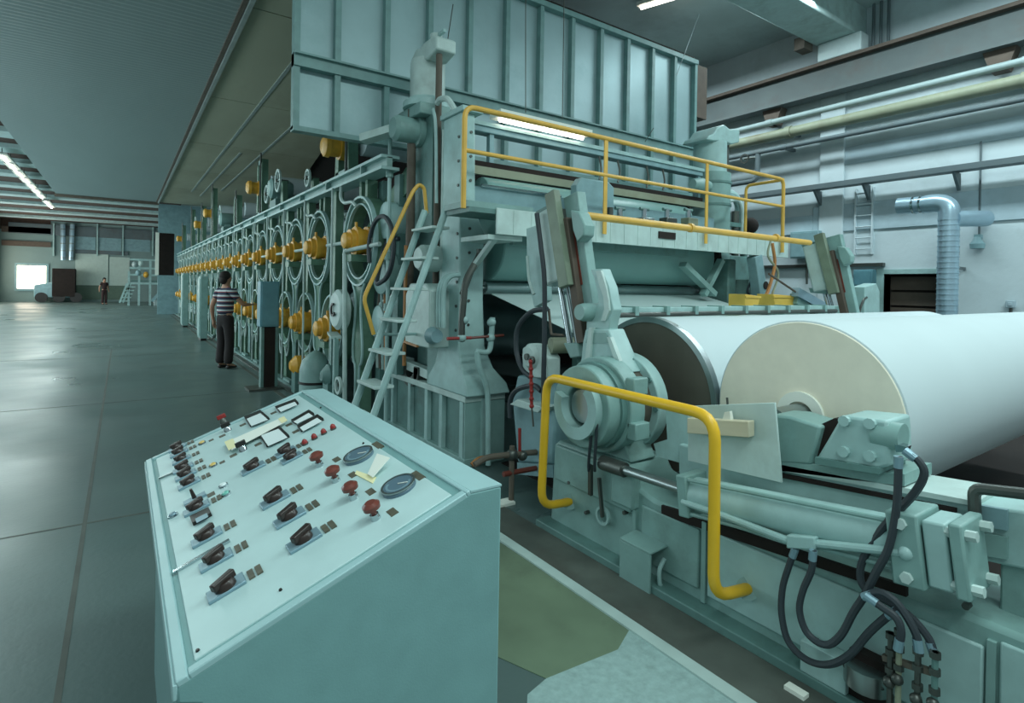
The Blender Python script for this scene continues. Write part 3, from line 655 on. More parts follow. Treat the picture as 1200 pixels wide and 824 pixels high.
# ---------------------------------------------------------------- ladder
ld = thing('ladder', 'steep teal ladder with flat treads leading up to the walkway', 'ladder', (1.47, 4.55, 0))
for yy, dx in ((4.76, 0), (4.36, .02)): MB().tube([(1.47+dx, yy, 0), (2.31+dx, yy, 2.3)], .03, 10, sm=False).build('stringer', 'teal_light', ld)
for k in range(8):
    z = .22+.27*k; x = 1.47+.01+z*.365
    MB().box(x-.07, x+.1, 4.35, 4.77, z-.012, z+.012).build('tread', 'teal_pale', ld, .004)
hr = thing('ladder_handrail', 'bent yellow handrail beside the ladder', 'handrail', (1.84, 4.85, 1.0))
pts = [P(438, 392, y=4.85), P(426, 350, y=4.85), P(484, 224, y=4.85), P(491, 216, y=4.85), P(497, 220, y=4.85), P(500, 250, y=4.85)]
MB().rtube(pts, .018, .06).build('rail', 'rail_yellow', hr)
MB().cyl(pts[0], (2.5, 4.9, pts[0].z-.02), .014, n=8).build('lower_stay', 'teal_light', hr)
pl = thing('pole', 'thin vertical teal pole between dryers and ladder', 'pole', (2.3, 6.0, 0))
a = P(453, 430, x=2.3); b = P(453, 160, x=2.3)
MB().cyl((2.3, a.y, 0), (2.3, a.y, b.z), .022, n=8).build('tube', 'teal_light', pl)
for v in (205, 300, 360): p = P(453, v, x=2.3); MB().cyl((2.3, a.y, p.z-.04), (2.3, a.y, p.z+.04), .04, n=10).build('clamp', 'teal', pl)
ep = thing('exhaust_pipe', 'square-bent grey pipe in front of the first cylinder', 'pipe', (2.1, 6.3, 0))
MB().rtube([P(404, 470, x=2.1), P(404, 294, x=2.1), P(445, 286, x=2.25)], .025, .05).build('pipe', 'teal_pale', ep)
a = P(404, 470, x=2.1); MB().cyl((2.1, a.y, 0), (2.1, a.y, .1), .05).cyl((2.1, a.y, .08), a, .026).build('foot', 'teal_deep', ep)
hl = thing('looped_hose', 'big black hose loop hanging next to the first cylinder', 'hose', (2.15, 5.9, 1.6))
c = P(446, 292, x=2.2)
MB().tube([c+Vector((.0, .34*cos(t), .34*sin(t))) for t in [k*2*pi/14-.4 for k in range(13)]]+[Vector((2.34, 5.75, 2.05)), Vector((2.42, 5.6, 2.1))], .025, 8).build('hose', 'rubber', hl)
# end gears and frame between the dryers and the stand
eg = thing('dryer_end_frame', 'cluttered teal end frame with gear cases between dryers and stand', 'machine frame', (2.5, 6.3, 0))
for yy, zt in ((6.15, 2.79), (5.68, 2.79)): MB().box(2.42, 2.50, yy-.07, yy+.07, .64 if yy < 6.1 else 0, zt).build('post', 'teal_deep', eg)
MB().lathe((2.3, 5.85, 1.75), (.2, 0, 0), [(0, .18), (.1, .25), (1, .25)], 24).build('gear_case', 'teal', eg)
MB().lathe((2.3, 5.75, 2.3), (.2, 0, 0), [(0, .14), (.1, .2), (1, .2)], 24).build('gear_case', 'teal_light', eg)
MB().lathe((2.33, 6.0, 1.2), (.22, 0, 0), [(0, .12), (.1, .17), (1, .17)], 24).build('gear_case', 'teal_light', eg)
MB().lathe((2.06, 6.62, 1.3), (.12, 0, 0), [(0, .2), (.3, .24), (1, .24)], 24).build('gear_cover', 'teal_pale', eg)
MB().ring((2.03, 6.62, 1.3), (.02, 0, 0), .08, .055, 16, .5, 5.0).build('cover_handle', 'black', eg)
MB().bar((2.14, 6.95, 1.0), (2.05, 6.5, .98), .12, .03).build('shelf', 'teal_pale', eg)
MB().box(2.03, 2.08, 6.5, 6.56, 0, .98).build('shelf_leg', 'teal', eg); MB().box(2.1, 2.15, 6.85, 6.9, 0, .98).build('shelf_leg', 'teal', eg)
MB().bar((2.45, 6.5, 2.2), (2.5, 5.5, 2.75), .06, .25).build('brace', 'green_frame', eg)
for k in range(4): MB().tube([(2.4, 6.1-.08*k, .66), (2.38, 6.1-.08*k, 1.3+.2*k), (2.42, 5.7, 1.5+.25*k)], .018, 6).build('oil_pipe', ('teal_pale', 'rust', 'teal_light', 'orange_pipe')[k], eg)

# ---------------------------------------------------------------- calender rolls, beams, walkway
def roll(name, label, x0, x1, y, z, r, m, neck=.08, cat='roll'):
    o = thing(name, label, cat, (x0, y, z-r))
    MB().lathe((x0, y, z), (x1-x0, 0, 0), [(0, r*.96), (.004, r), (.996, r), (1, r*.96)], 40).build('shell', m, o)
    MB().cyl((x0-.12, y, z), (x1+.12, y, z), neck, n=16).build('journal', 'steel', o)
    return o
roll('calender_roll', 'large smooth teal calender roll under the walkway', 2.89, 6.05, 4.62, 2.0, .34, 'roll_cover')
roll('guide_roll', 'thin dark guide roll beneath the big calender roll', 2.89, 6.05, 4.62, 1.59, .06, 'shell', .03)
roll('press_roll', 'upper calender roll behind the yellow railing', 2.9, 6.0, 4.75, 2.52, .17, 'roll_cover')
bm1 = thing('calender_bridge', 'blue-teal bridge beams joining the two calender columns', 'beam', (4.5, 4.8, 2.6))
MB().box(2.71, 6.38, 4.72, 4.86, 3.13, 3.22).build('upper_beam', 'blue_grey', bm1, .008)
MB().box(2.71, 6.38, 4.70, 4.72, 3.19, 3.23).build('upper_flange', 'teal_light', bm1)
MB().box(2.71, 6.38, 4.72, 4.9, 2.78, 2.84).build('middle_beam', 'dark_void', bm1)
MB().box(2.71, 6.38, 4.68, 4.72, 2.70, 2.78).build('olive_strip', 'pipe_olive', bm1)
MB().box(2.7, 6.38, 4.54, 4.565, 2.35, 2.55).build('guard_plate', 'blue_grey', bm1)
MB().cyl((2.78, 4.53, 2.56), (3.75, 4.53, 2.56), .018, n=8).build('highlight_bar', 'chrome', bm1)  # chrome bar shaped as the highlight line on the upper roll
for x in (2.68, 3.0, 6.3): MB().box(x, x+.05, 4.74, 4.8, 2.84, 3.13).build('upright', 'blue_grey', bm1)
for x in (4.5, 4.8, 5.3, 5.6): MB().tube([(x, 4.75, 3.13), (x+.03, 4.74, 2.98), (x+.0, 4.74, 2.86)], .012, 6).build('cable', 'steel_dark', bm1)
a, b = P(583, 131, y=4.62), P(690, 157, y=4.62)
tube_lamp('machine_lamp', 'lit tube lamp in a white reflector over the walkway rail', (a.x, 4.66, 3.26), (b.x, 4.66, 3.26), w=.2, tr=.018)
p = P(690, 228, y=4.5)
dm = thing('doctor_motor', 'squat teal motor and valve on the walkway beside the upper roll', 'motor', (p.x, 4.3, 2.25))
a = P(668, 240, y=4.3); b = P(712, 216, y=4.3)
MB().prism([(a.x, 4.2, 2.253), (b.x, 4.2, 2.253), (b.x, 4.2, b.z-.05), (b.x-.08, 4.2, b.z), (a.x+.06, 4.2, b.z), (a.x, 4.2, b.z-.08)], (0, .1, 0)).build('case', 'blue_grey', dm, .012)
MB().cyl((p.x, 4.25, b.z), (p.x, 4.25, b.z+.35), .02).build('riser', 'white_card', dm)
MB().cyl((p.x, 4.17, 2.32), (p.x, 4.17, 2.44), .03).cyl((p.x-.1, 4.17, 2.3), (p.x+.1, 4.17, 2.3), .03).build('valve', 'steel_dark', dm)
for k in range(4):
    x = 4.35+.38*k
    o = thing('valve_block', ('pale', 'grey', 'dark', 'olive')[k]+' small valve block on the walkway deck', 'valve', (x, 4.25, 2.25))
    MB().box(x-.09, x+.09, 4.18, 4.30, 2.253, 2.36+.03*k).build('body', ('teal_pale', 'steel', 'steel_dark', 'pipe_olive')[k], o, .01)
    MB().cyl((x, 4.26, 2.36+.03*k), (x, 4.26, 2.46+.03*k), .03, n=10).build('stem', 'chrome', o)
    MB().cyl((x-.07, 4.26, 2.46+.03*k), (x+.07, 4.26, 2.46+.03*k), .018, n=8).build('handle', 'teal_deep', o)
wk = thing('walkway', 'teal plate walkway in front of the calender rolls', 'walkway', (4.5, 4.1, 2.05))
MB().box(2.3, 7.0, 3.92, 4.32, 2.21, 2.25).build('deck', 'teal_deep', wk)
ap = MB().box(2.55, 7.05, 3.90, 3.92, 2.04, 2.26).build('apron', 'teal_pale', wk, .004)
for k in range(22): MB().box(2.72+k*.19, 2.728+k*.19, 3.896, 3.9, 2.05, 2.25).build('apron_seam', 'teal_pale', ap)
p = P(782, 276, y=3.89); MB().box(p.x-.13, p.x+.13, 3.885, 3.9, p.z-.035, p.z+.035).build('slot', 'dark_void', ap)
MB().box(2.28, 2.95, 3.93, 4.32, 2.25, 2.3).build('end_deck', 'teal', wk)
MB().box(2.5, 2.85, 3.95, 4.41, 2.0, 2.04).build('bracket_shelf', 'teal_pale', wk)
MB().bar((2.6, 4.38, 1.75), (2.6, 4.0, 2.02), .05, .04).build('bracket_brace', 'teal_pale', wk)
MB().box(2.86, 5.3, 4.1, 4.16, 1.98, 2.06).build('under_rail', 'teal_deep', wk)
rl = thing('yellow_railing', 'yellow tube railing along the calender walkway', 'railing', (4.5, 3.95, 2.25))
yR = 3.868
zt_, zm_ = 3.03, 2.68
MB().rtube([(2.21, yR, 2.22), (2.21, yR, zt_), (6.85, yR, zt_-.01), (6.85, yR, 2.1)], .022, .1, 10).build('top_rail', 'rail_yellow', rl)
MB().cyl((2.21, yR, zm_), (6.85, yR, zm_), .018, n=10).build('mid_rail', 'rail_yellow', rl)
for u in (709, 828): p = P(u, 230, y=yR); MB().box(p.x-.022, p.x+.022, 3.86, 3.872, 2.12, zt_).build('rail_post', 'rail_yellow', rl)
MB().rtube([(6.85, yR, zt_-.01), (6.87, 4.4, zt_-.01), (6.87, 4.4, 2.26)], .02, .08).build('return_rail', 'rail_yellow', rl)
# drive side column with jack
rc = thing('drive_side_jack', 'round teal drive side post with arched jack cap', 'jack', (6.62, 4.75, 0))
MB().box(6.4, 6.95, 4.5, 5.1, 0, .6).build('base', 'teal_deep', rc, .02)
MB().cyl((6.65, 4.78, .6), (6.65, 4.78, 3.2), .25, n=24).build('shaft', 'teal', rc)
for z in (2.35, 2.75, 3.05): MB().cyl((6.65, 4.78, z), (6.65, 4.78, z+.03), .262, n=24).build('joint_band', 'teal_deep', rc)
MB().cyl((6.6, 4.78, 3.2), (6.6, 4.78, 3.62), .22, n=24).build('jack_barrel', 'teal_light', rc)
q = [(6.25, 3.58), (6.3, 3.64), (6.4, 3.68), (6.48, 3.78), (6.62, 3.84), (6.75, 3.8), (6.85, 3.82), (6.98, 3.84), (6.98, 3.66), (6.8, 3.6), (6.6, 3.62), (6.4, 3.58)]
MB().prism([(x, 4.58, z) for x, z in q], (0, .4, 0)).build('arched_cap', 'teal_light', rc, .015)
MB().cyl((6.93, 4.75, 3.0), (6.93, 4.75, 3.66), .035).build('screw', 'steel_dark', rc)
MB().lathe((6.36, 4.62, 2.98), (-.3, .03, .0), [(0, .07), (.5, .1), (1, .07)], 16).build('drive_motor', 'teal', rc)
dg = thing('drive_gear_group', 'dark green pipes and gear cases behind the railing end', 'gears', (7.3, 4.9, 0))
MB().box(6.98, 7.6, 4.7, 5.2, 0, 2.1).build('cabinet', 'teal_deep', dg, .01)
MB().box(7.0, 7.55, 4.7, 5.1, 2.15, 2.4).build('gear_case', 'green_frame', dg, .03)
MB().tube([(6.95, 4.9, 2.95), (7.2, 4.85, 3.0), (7.4, 4.85, 2.85), (7.42, 4.85, 2.4)], .06, 10).build('bent_pipe', 'teal_light', dg)
MB().tube([(6.95, 4.8, 2.85), (7.2, 4.75, 2.9), (7.33, 4.75, 2.75), (7.34, 4.75, 2.4)], .03, 10).build('bent_pipe', 'teal_pale', dg)
for k in range(3): MB().cyl((7.25+.22*k, 4.8, 2.0), (7.25+.22*k, 4.8, 2.75-.1*k), .05, n=10).build('riser', ('steel_dark', 'teal_deep', 'teal')[k], dg)
MB().box(6.98, 7.7, 4.75, 4.82, 2.52, 2.58).build('tie_bar', 'teal_deep', dg)
MB().sph((7.45, 4.7, 2.55), .12).build('pulley', 'dark_void', dg)
# machinery under the walkway at the drive side
us = thing('drive_side_stand', 'dark teal stand with links at the drive end of the rolls', 'machine frame', (6.3, 4.4, 0))
MB().box(6.22, 6.38, 4.2, 4.48, .62, 2.0).build('upright', 'teal_deep', us, .02)
MB().box(6.15, 6.95, 4.2, 4.45, 0, .62).build('base', 'teal_deep', us, .02)
MB().bar(P(800, 310, y=4.17), P(836, 345, y=4.17), .06, .1).bar(P(845, 305, y=4.17), P(824, 346, y=4.17), .06, .08).build('link_arm', 'teal', us)
MB().lathe((6.22, 4.6, 2.0), (-.03, 0, 0), [(0, .3), (1, .28)], 24).build('bearing_cover', 'dark_void', us)
MB().box(6.5, 6.75, 4.1, 4.3, .62, 1.75).build('valve_cabinet', 'teal', us, .01)
for k in range(3): MB().tube([(6.5+.1*k, 4.08, 2.0), (6.52+.1*k, 4.05, 1.8), (6.4+.15*k, 4.05, 1.6), (6.6+.1*k, 4.05, 1.45)], .016, 6).build('hose', ('rubber', 'teal_light', 'steel_dark')[k], us)
wl_ = wk
a, b = P(884, 300, y=3.95), P(898, 362, y=3.95)
MB().bar(a, (b.x+.28, 3.95, 0), .12, .16, (0, 1, 0)).build('slanted_leg', 'blue_grey', wl_, .01)
MB().bar((b.x+.28, 3.95, .02), (b.x+.6, 3.95, .02), .2, .04, (0, 1, 0)).build('leg_foot', 'blue_grey', wl_)
m_ = (a*.45+b*.55); MB().cyl(m_+Vector((0, -.07, 0)), m_+Vector((0, -.05, 0)), .05).build('leg_hole', 'dark_void', wl_)

# ================================================================ REEL
def X4(pts, x): return [P(u, v, x=x) for u, v in pts]
RX = 2.40
rf = thing('reel_machine', 'long teal cast base of the paper reel with side panels', 'machine base', (RX, 1.5, 0))
MB().prism([(RX, .05, 0), (RX, 2.95, 0), (RX, 2.92, .55), (RX, 2.88, .58), (RX, 2.3, .58), (RX, 2.25, .5), (RX, 2.05, .45), (RX, .75, .47), (RX, .7, .5), (RX, .05, .5)], (.40, 0, 0)).build('casting', 'teal', rf, .02)
MB().box(2.30, 2.42, .05, 2.98, 0, .045).build('foot_flange', 'teal_deep', rf, .006)
MB().box(2.385, 2.402, 1.75, 2.13, .10, .40).build('side_panel', 'teal', rf, .008)
MB().box(2.385, 2.402, .62, 1.70, .09, .42).build('side_panel', 'teal_light', rf, .01)
MB().box(2.385, 2.402, .05, .58, .09, .46).build('side_panel', 'teal_light', rf, .01)
MB().box(2.375, 2.402, 2.2, 2.88, .33, .56).build('side_panel', 'teal', rf, .01)
for yy in (2.18, 1.72, .6): MB().box(2.382, 2.402, yy-.012, yy+.012, .05, .45).build('rib', 'teal', rf)
MB().box(2.35, 2.42, 2.16, 2.34, .36, .56).build('lug', 'teal', rf, .015)
for k, (u, v) in enumerate(((1135, 708), (690, 600), (735, 600), (670, 565))): p = P(u, v, x=2.40); MB().cyl((2.4, p.y, p.z), (2.37, p.y, p.z), .012, n=8).build('bolt', 'steel_dark', rf)
p = P(708, 604, x=2.38); MB().ring((2.36, p.y, p.z), (.02, 0, 0), .055, .04, 18).build('lifting_eye', 'teal_light', rf)
MB().bar(P(702, 560, x=2.34), P(706, 606, x=2.35), .02, .015).build('eye_chain', 'steel_dark', rf)
# upper slide beam of the frame
sl = MB().prism(X4([(795, 520), (900, 545), (1145, 592), (1300, 612), (1300, 690), (1140, 655), (900, 590), (795, 562)], 2.52), (.26, 0, 0)).build('slide_beam', 'teal_light', rf, .01)
MB().prism(X4([(895, 541), (1145, 588), (1145, 594), (895, 548)], 2.50), (.28, 0, 0)).build('slide_rail', 'teal_pale', rf)
MB().rtube([P(1145, 655, x=2.48), P(1141, 572, x=2.48), P(1210, 580, x=2.48)], .02, .03).build('stop_bar', 'steel_dark', rf)
for k in range(2): MB().prism(X4([(1146, 592+32*k), (1180, 598+32*k), (1180, 622+34*k), (1146, 616+34*k)], 2.50), (.02, 0, 0)).build('cover_plate', ('blue_grey', 'teal')[k], rf)
MB().prism(X4([(775, 592), (1062, 688), (1062, 700), (775, 604)], 2.39), (.02, 0, 0)).build('gap_shade', 'dark_void', rf)  # dark strip painting the shade between cylinder and casting
MB().prism(X4([(905, 553), (1120, 596), (1120, 601), (905, 558)], 2.505), (.02, 0, 0)).build('slide_gap', 'dark_void', rf)
MB().box(2.54, 2.76, .32, .62, .49, .68).build('beam_support', 'teal', rf, .008)
# step bracket
a = P(727, 628, x=2.29); b = P(762, 697, x=2.29)
sb = thing('step_bracket', 'folded teal step plate standing before the reel base', 'step', (2.3, (a.y+b.y)/2, 0))
y0, y1 = b.y, a.y
MB().box(2.285, 2.297, y0, y1, .0, a.z-.02).build('front_plate', 'teal', sb, .003)
MB().prism([(2.285, y0, a.z-.02), (2.39, y0-.03, a.z+.01), (2.39, y1-.02, a.z+.01), (2.285, y1, a.z-.02)], (0, 0, .012)).build('top_plate', 'teal', sb, .003)
MB().rtube([(2.385, y0-.01, a.z-.06), (2.33, y0-.02, a.z-.1), (2.34, y0-.02, a.z-.19), (2.385, y0-.02, a.z-.2)], .012, .03).build('hook', 'teal_light', sb)
# yellow guard
yg = thing('guard_rail', 'thick yellow tube guard bent around the reel bearing', 'guard rail', (2.2, 2.0, .3))
MB().rtube([P(668, 588, x=2.395), P(634, 594, x=2.15), P(641, 441, x=2.15), P(838, 488, x=2.15), P(836, 700, x=2.15), P(876, 690, x=2.385)], .026, .11, 14).build('tube', 'guard_yellow', yg)
MB().cyl(P(668, 588, x=2.385), P(668, 588, x=2.40), .05).build('wall_flange', 'teal', yg); MB().cyl(P(876, 690, x=2.376), P(876, 690, x=2.39), .05).build('wall_flange', 'teal', yg)
# drum and paper
YD, ZD, RD = 2.52, .89, .53
dr_ = thing('reel_drum', 'wide paper covered winding drum with dark steel end disc', 'drum', (2.86, YD, ZD-RD))
MB().lathe((2.89, YD, ZD), (4.5, 0, 0), [(0, RD-.01), (1, RD-.01)], 64).build('shell', 'paper', dr_)
MB().lathe((2.86, YD, ZD), (.03, 0, 0), [(0, RD-.03), (1, RD-.03)], 64).build('end_disc', 'drum_face', dr_)
MB().ring((2.855, YD, ZD), (.05, 0, 0), RD, RD-.035, 64).build('rim', 'steel', dr_)
MB().cyl((2.3, YD, ZD), (2.86, YD, ZD), .1, n=24).build('shaft', 'steel', dr_)
YP_, ZP_, RP_ = 1.503, .97, .485
pr = thing('paper_roll', 'huge white paper roll with cream cut edge resting on the slide rails', 'paper roll', (2.87, YP_, ZP_-RP_))
MB().lathe((2.875, YP_, ZP_), (3.9, 0, 0), [(0, RP_-.006), (.001, RP_), (.997, RP_), (1, RP_-.01)], 72).build('wound_paper', 'paper', pr)
MB().lathe((2.868, YP_, ZP_), (.01, 0, 0), [(0, RP_-.012), (1, RP_-.006)], 72).build('cut_edge', 'paper_edge', pr)
MB().ring((2.85, YP_, ZP_), (.02, 0, 0), .12, .07, 28).build('core', 'white_card', pr)
MB().cyl((2.62, YP_, ZP_), (2.87, YP_, ZP_), .06, n=20).build('spool_journal', 'steel', pr)
wb = thing('paper_web', 'pale sheet of paper running down from the calender to the drum', 'paper', (4.5, 3.8, 1.2))
pts = [(4.63, 1.53), (4.5, 1.54), (3.06, 1.20), (3.01, 1.13)]
MB().prism([(2.88, y, z) for y, z in pts]+[(2.88, y, z-.004) for y, z in pts[::-1]], (3.22, 0, 0)).build('sheet', 'web', wb)
db = thing('doctor_bar', 'long teal bar with clamps lying just above the drum', 'bar', (4.6, 3.1, 1.39))
MB().box(2.82, 6.35, 2.98, 3.22, 1.42, 1.46).build('plate', 'teal_light', db, .004)
MB().cyl((3.0, 2.97, 1.405), (6.35, 2.97, 1.405), .02, n=10).build('rod', 'steel_dark', db)
for k in range(9): MB().box(3.2+k*.36, 3.24+k*.36, 2.95, 3.1, 1.40, 1.47).build('clamp', 'teal', db)
MB().box(2.81, 2.86, 3.16, 3.22, 0, 1.42).build('support', 'teal_deep', db); MB().box(6.29, 6.35, 3.16, 3.22, 0, 1.42).build('support', 'teal_deep', db)
# bearing hub
hb = thing('drum_bearing', 'massive ringed teal bearing housing holding the drum shaft', 'bearing', (2.5, YD, .58))
MB().ring((2.27, YD, ZD), (.1, 0, 0), .245, .125, 40).build('front_ring', 'teal', hb, .008)
MB().ring((2.22, YD, ZD), (.06, 0, 0), .19, .12, 40, -.9, 3.5).build('horseshoe_collar', 'teal_light', hb)
MB().ring((2.36, YD, ZD), (.05, 0, 0), .262, .125, 40).build('groove_ring', 'teal_deep', hb)
MB().ring((2.40, YD, ZD), (.12, 0, 0), .29, .125, 40).build('middle_ring', 'teal', hb, .008)
MB().ring((2.52, YD, ZD), (.10, 0, 0), .25, .125, 40).build('dark_neck', 'drum_face', hb)
MB().ring((2.62, YD, ZD), (.09, 0, 0), .305, .125, 44).build('rear_flange', 'teal_light', hb, .008)
MB().cyl((2.285, YD, ZD), (2.3, YD, ZD), .1, n=24).build('shaft_end', 'steel', hb)
for k in range(10):
    an = k*2*pi/10; MB().cyl((2.61, YD+.28*cos(an), ZD+.28*sin(an)), (2.62, YD+.28*cos(an), ZD+.28*sin(an)), .018, n=8).build('bolt', 'teal_deep', hb)
for an in (.5, -.35, 3.5): MB().obox((2.46, YD-.31*cos(an), ZD+.31*sin(an)), (.06, 0, 0), (0, .035, 0), (0, 0, .05)).build('clamp_lug', 'teal', hb, .008)
MB().prism([(2.46, YD+.24, .58), (2.46, YD-.24, .58), (2.46, YD-.16, .72), (2.46, YD+.16, .72)], (.22, 0, 0)).build('saddle', 'teal', hb, .01)
MB().prism(X4([(780, 480), (806, 478), (806, 545), (770, 535), (766, 520), (782, 515)], 2.55), (.1, 0, 0)).build('side_web', 'teal_light', hb)
for k, (u0, u1) in enumerate(((694, 690), (700, 697))): MB().tube([P(u0, 482, x=2.24), P(u0-1, 505, x=2.25), P(u1, 540, x=2.27), P(u1, 552, x=2.3)], .009, 8).build('grease_hose', 'rubber', hb)
MB().bar(P(692, 545, x=2.30), P(692, 580, x=2.33), .02, .025).build('grease_block', 'steel_dark', hb)
# primary arm
pa = thing('primary_arm', 'curved horn-shaped teal arm rising from the bearing', 'arm', (2.6, 2.7, 1.1))
outl = [(692, 316), (705, 315), (708, 323), (713.5, 336), (716, 350), (719, 363), (715, 376), (713, 390), (687, 390), (687, 378), (696, 366), (701, 355), (700, 344), (696, 326)]
MB().prism(X4(outl, 2.53), (.08, 0, 0)).build('horn', 'teal_light', pa, .006)
MB().prism(X4([(698, 318), (704, 317), (710, 336), (713, 352), (714, 364), (709, 376), (704, 376), (708, 362), (707, 348), (702, 334)], 2.515), (.02, 0, 0)).build('horn_rib', 'teal_pale', pa)
MB().prism(X4([(686, 386), (713, 386), (720, 403), (728, 422), (736, 437), (676, 437), (681, 420), (683, 400)], 2.51), (.14, 0, 0)).build('arm_body', 'teal_light', pa, .008)
MB().prism(X4([(690, 390), (710, 390), (716, 402), (686, 402)], 2.505), (.01, 0, 0)).build('pocket_edge', 'teal', pa)
MB().prism(X4([(690, 384), (694, 384), (690, 430), (684, 430)], 2.49), (.03, 0, 0)).build('rib', 'teal_pale', pa)
MB().prism(X4([(711, 395), (715, 395), (729, 432), (723, 432)], 2.49), (.03, 0, 0)).build('rib', 'teal_pale', pa)
p = P(684, 366, x=2.48); MB().lathe((2.44, p.y, p.z), (.2, 0, 0), [(0, .05), (.2, .06), (1, .06)], 20).build('pivot_boss', 'teal', pa)
# lowering lever with hydraulic cylinder
def lever(name, label, dx=0, dy=0, dz=0):
    D = Vector((dx, dy, dz))
    o = thing(name, label, 'hydraulic lever', tuple(P(680, 400, x=2.6)+D))
    def mem(nm, p, q, wpx, x, th, m, bev=.006):
        a, b = P(*p, x=x)+D, P(*q, x=x)+D; w = (P(p[0]+wpx, p[1], x=x)-P(p[0], p[1], x=x)).length
        return MB().bar(a+Vector((th/2, 0, 0)), b+Vector((th/2, 0, 0)), th, w).build(nm, m, o, bev)
    mem('cylinder_body', (636, 246), (648, 332), 17, 2.56, .12, 'teal_pale', .02)
    mem('guide_bar', (643, 225), (660, 336), 11, 2.52, .06, 'teal_olive')
    mem('guide_channel', (652, 245), (665, 336), 6, 2.56, .08, 'steel_dark')
    mem('lever_plate', (668, 228), (690, 395), 17, 2.62, .08, 'teal')
    mem('lever_slot', (671, 272), (680, 334), 4, 2.612, .02, 'red_brown', 0)
    mem('lever_bar', (660, 256), (680, 402), 8, 2.57, .06, 'brown_beam')
    a, b = P(656, 332, x=2.6)+D, P(669, 408, x=2.6)+D; MB().cyl(a, b, .022, n=14).build('piston_rod', 'chrome', o)
    a, b = P(664, 332, x=2.64)+D, P(677, 408, x=2.64)+D; MB().cyl(a, b, .014, n=12).build('tie_rod', 'chrome', o)
    MB().prism([P(u, v, x=2.56)+D for u, v in ((668, 246), (678, 248), (685, 264), (684, 276), (676, 284), (671, 270))], (.1, 0, 0)).build('cap', 'teal', o, .01)
    MB().prism([P(u, v, x=2.57)+D for u, v in ((628, 248), (643, 240), (645, 245), (631, 256))], (.08, 0, 0)).build('clevis', 'teal_deep', o)
    MB().prism([P(u, v, x=2.57)+D for u, v in ((636, 326), (656, 330), (656, 337), (638, 335))], (.1, 0, 0)).build('gland', 'teal_deep', o)
    MB().prism([P(u, v, x=2.56)+D for u, v in ((660, 402), (676, 402), (680, 418), (668, 420))], (.12, 0, 0)).build('lower_clevis', 'teal', o, .008)
    return o
lever('lowering_lever', 'slim upright hydraulic lever with chrome piston rod above the drum bearing')
lever('lowering_lever', 'hydraulic lever at the drive side behind the paper roll', 4.02, .1, -.02)
yt = thing('tie_tube', 'horizontal yellow tube linking the two lowering levers', 'tube', (4.2, 2.96, 2.1))
a, b = P(680, 252, x=2.68), P(682, 252, x=2.68); MB().cyl((2.68, a.y, a.z), (5.85, a.y, a.z-.01), .028, n=14).build('tube', 'rail_yellow', yt)
for x in (3.9, 5.2): MB().cyl((x, a.y, a.z), (x+.03, a.y, a.z), .038, n=14).build('collar', 'rail_yellow', yt)
# hoses beside the lever
lh = thing('lever_hoses', 'black hoses and copper lines hanging beside the lowering lever', 'hoses', (2.55, 3.1, 0))
MB().tube(X4([(629, 250), (634, 290), (638, 330), (638, 400), (637, 440), (637, 480)], 2.52), .018, 8).build('hose', 'rubber', lh)
MB().tube(X4([(641, 362), (622, 366), (607, 384), (605, 410), (612, 432), (622, 442)], 2.55), .02, 8).build('hose', 'rubber', lh)
MB().tube(X4([(598, 490), (598, 470), (606, 457), (625, 452), (634, 458)], 2.55), .02, 8).build('hose', 'rubber', lh)
MB().rtube(X4([(643, 362), (646, 392), (660, 393)], 2.58), .01, .02).build('copper_line', 'rust', lh)
MB().rtube(X4([(618, 300), (620, 330), (626, 345)], 2.62), .012, .05).build('thin_pipe', 'teal_pale', lh)
MB().prism(X4([(617, 268), (636, 262), (640, 352), (626, 360), (618, 320)], 2.68), (.06, 0, 0)).build('back_plate', 'teal_light', lh)
# brake caliper and drive motor left of the bearing
bk = thing('drum_brake', 'pale teal brake caliper with round cover beside the bearing', 'brake', (2.55, 3.15, 0))
MB().prism(X4([(612, 430), (612, 408), (620, 403), (634, 406), (642, 420), (642, 444), (616, 442)], 2.55), (.12, 0, 0)).build('caliper', 'teal_pale', bk, .01)
p = P(621, 418, x=2.54); MB().lathe((2.52, p.y, p.z), (.1, 0, 0), [(0, .07), (.3, .1), (1, .1)], 24).build('round_cover', 'teal_pale', bk)
MB().cyl((2.5, p.y, p.z), (2.52, p.y, p.z), .025).build('cover_bolt', 'steel_dark', bk)
MB().prism(X4([(597, 474), (630, 484), (636, 478), (606, 468)], 2.5), (.2, 0, 0)).build('shelf', 'teal_pale', bk, .005)
MB().prism(X4([(600, 470), (606, 440), (640, 442), (650, 500), (648, 545), (606, 542)], 2.62), (.2, 0, 0)).build('bracket', 'blue_grey', bk, .02)
a = P(645, 405, x=2.6); MB().cyl(a, a+Vector((.3, -.1, 0)), .06).build('coupling', 'pipe_olive', bk)
MB().prism(X4([(606, 542), (648, 545), (648, 560), (606, 556)], 2.62), (.2, 0, 0)).box(2.64, 2.8, 2.98, 3.2, 0, .4).build('pedestal', 'blue_grey', bk)
rv = thing('red_valve_rod', 'knotted red hand rod hanging in front of the brake', 'valve rod', tuple(P(622, 476, x=2.45)))
p0, p1 = P(622, 424, x=2.45), P(623, 476, x=2.45)
MB().cyl(p0, p1, .012, n=8).build('rod', 'red', rv)
for k in range(7): MB().sph(p0+(p1-p0)*(k/6), .018, n=8, m=6).build('bead', 'red', rv)
MB().cyl(p1, P(625, 500, x=2.45), .007, n=6).build('wire', 'steel_dark', rv)
MB().ring(p0+Vector((0, 0, .01)), (.02, 0, 0), .03, .018, 14).build('eye', 'steel_dark', rv)
pv = thing('drain_valves', 'rusty drain pipe with red lever valves on the floor behind the guard', 'valves', (2.6, 3.3, 0))
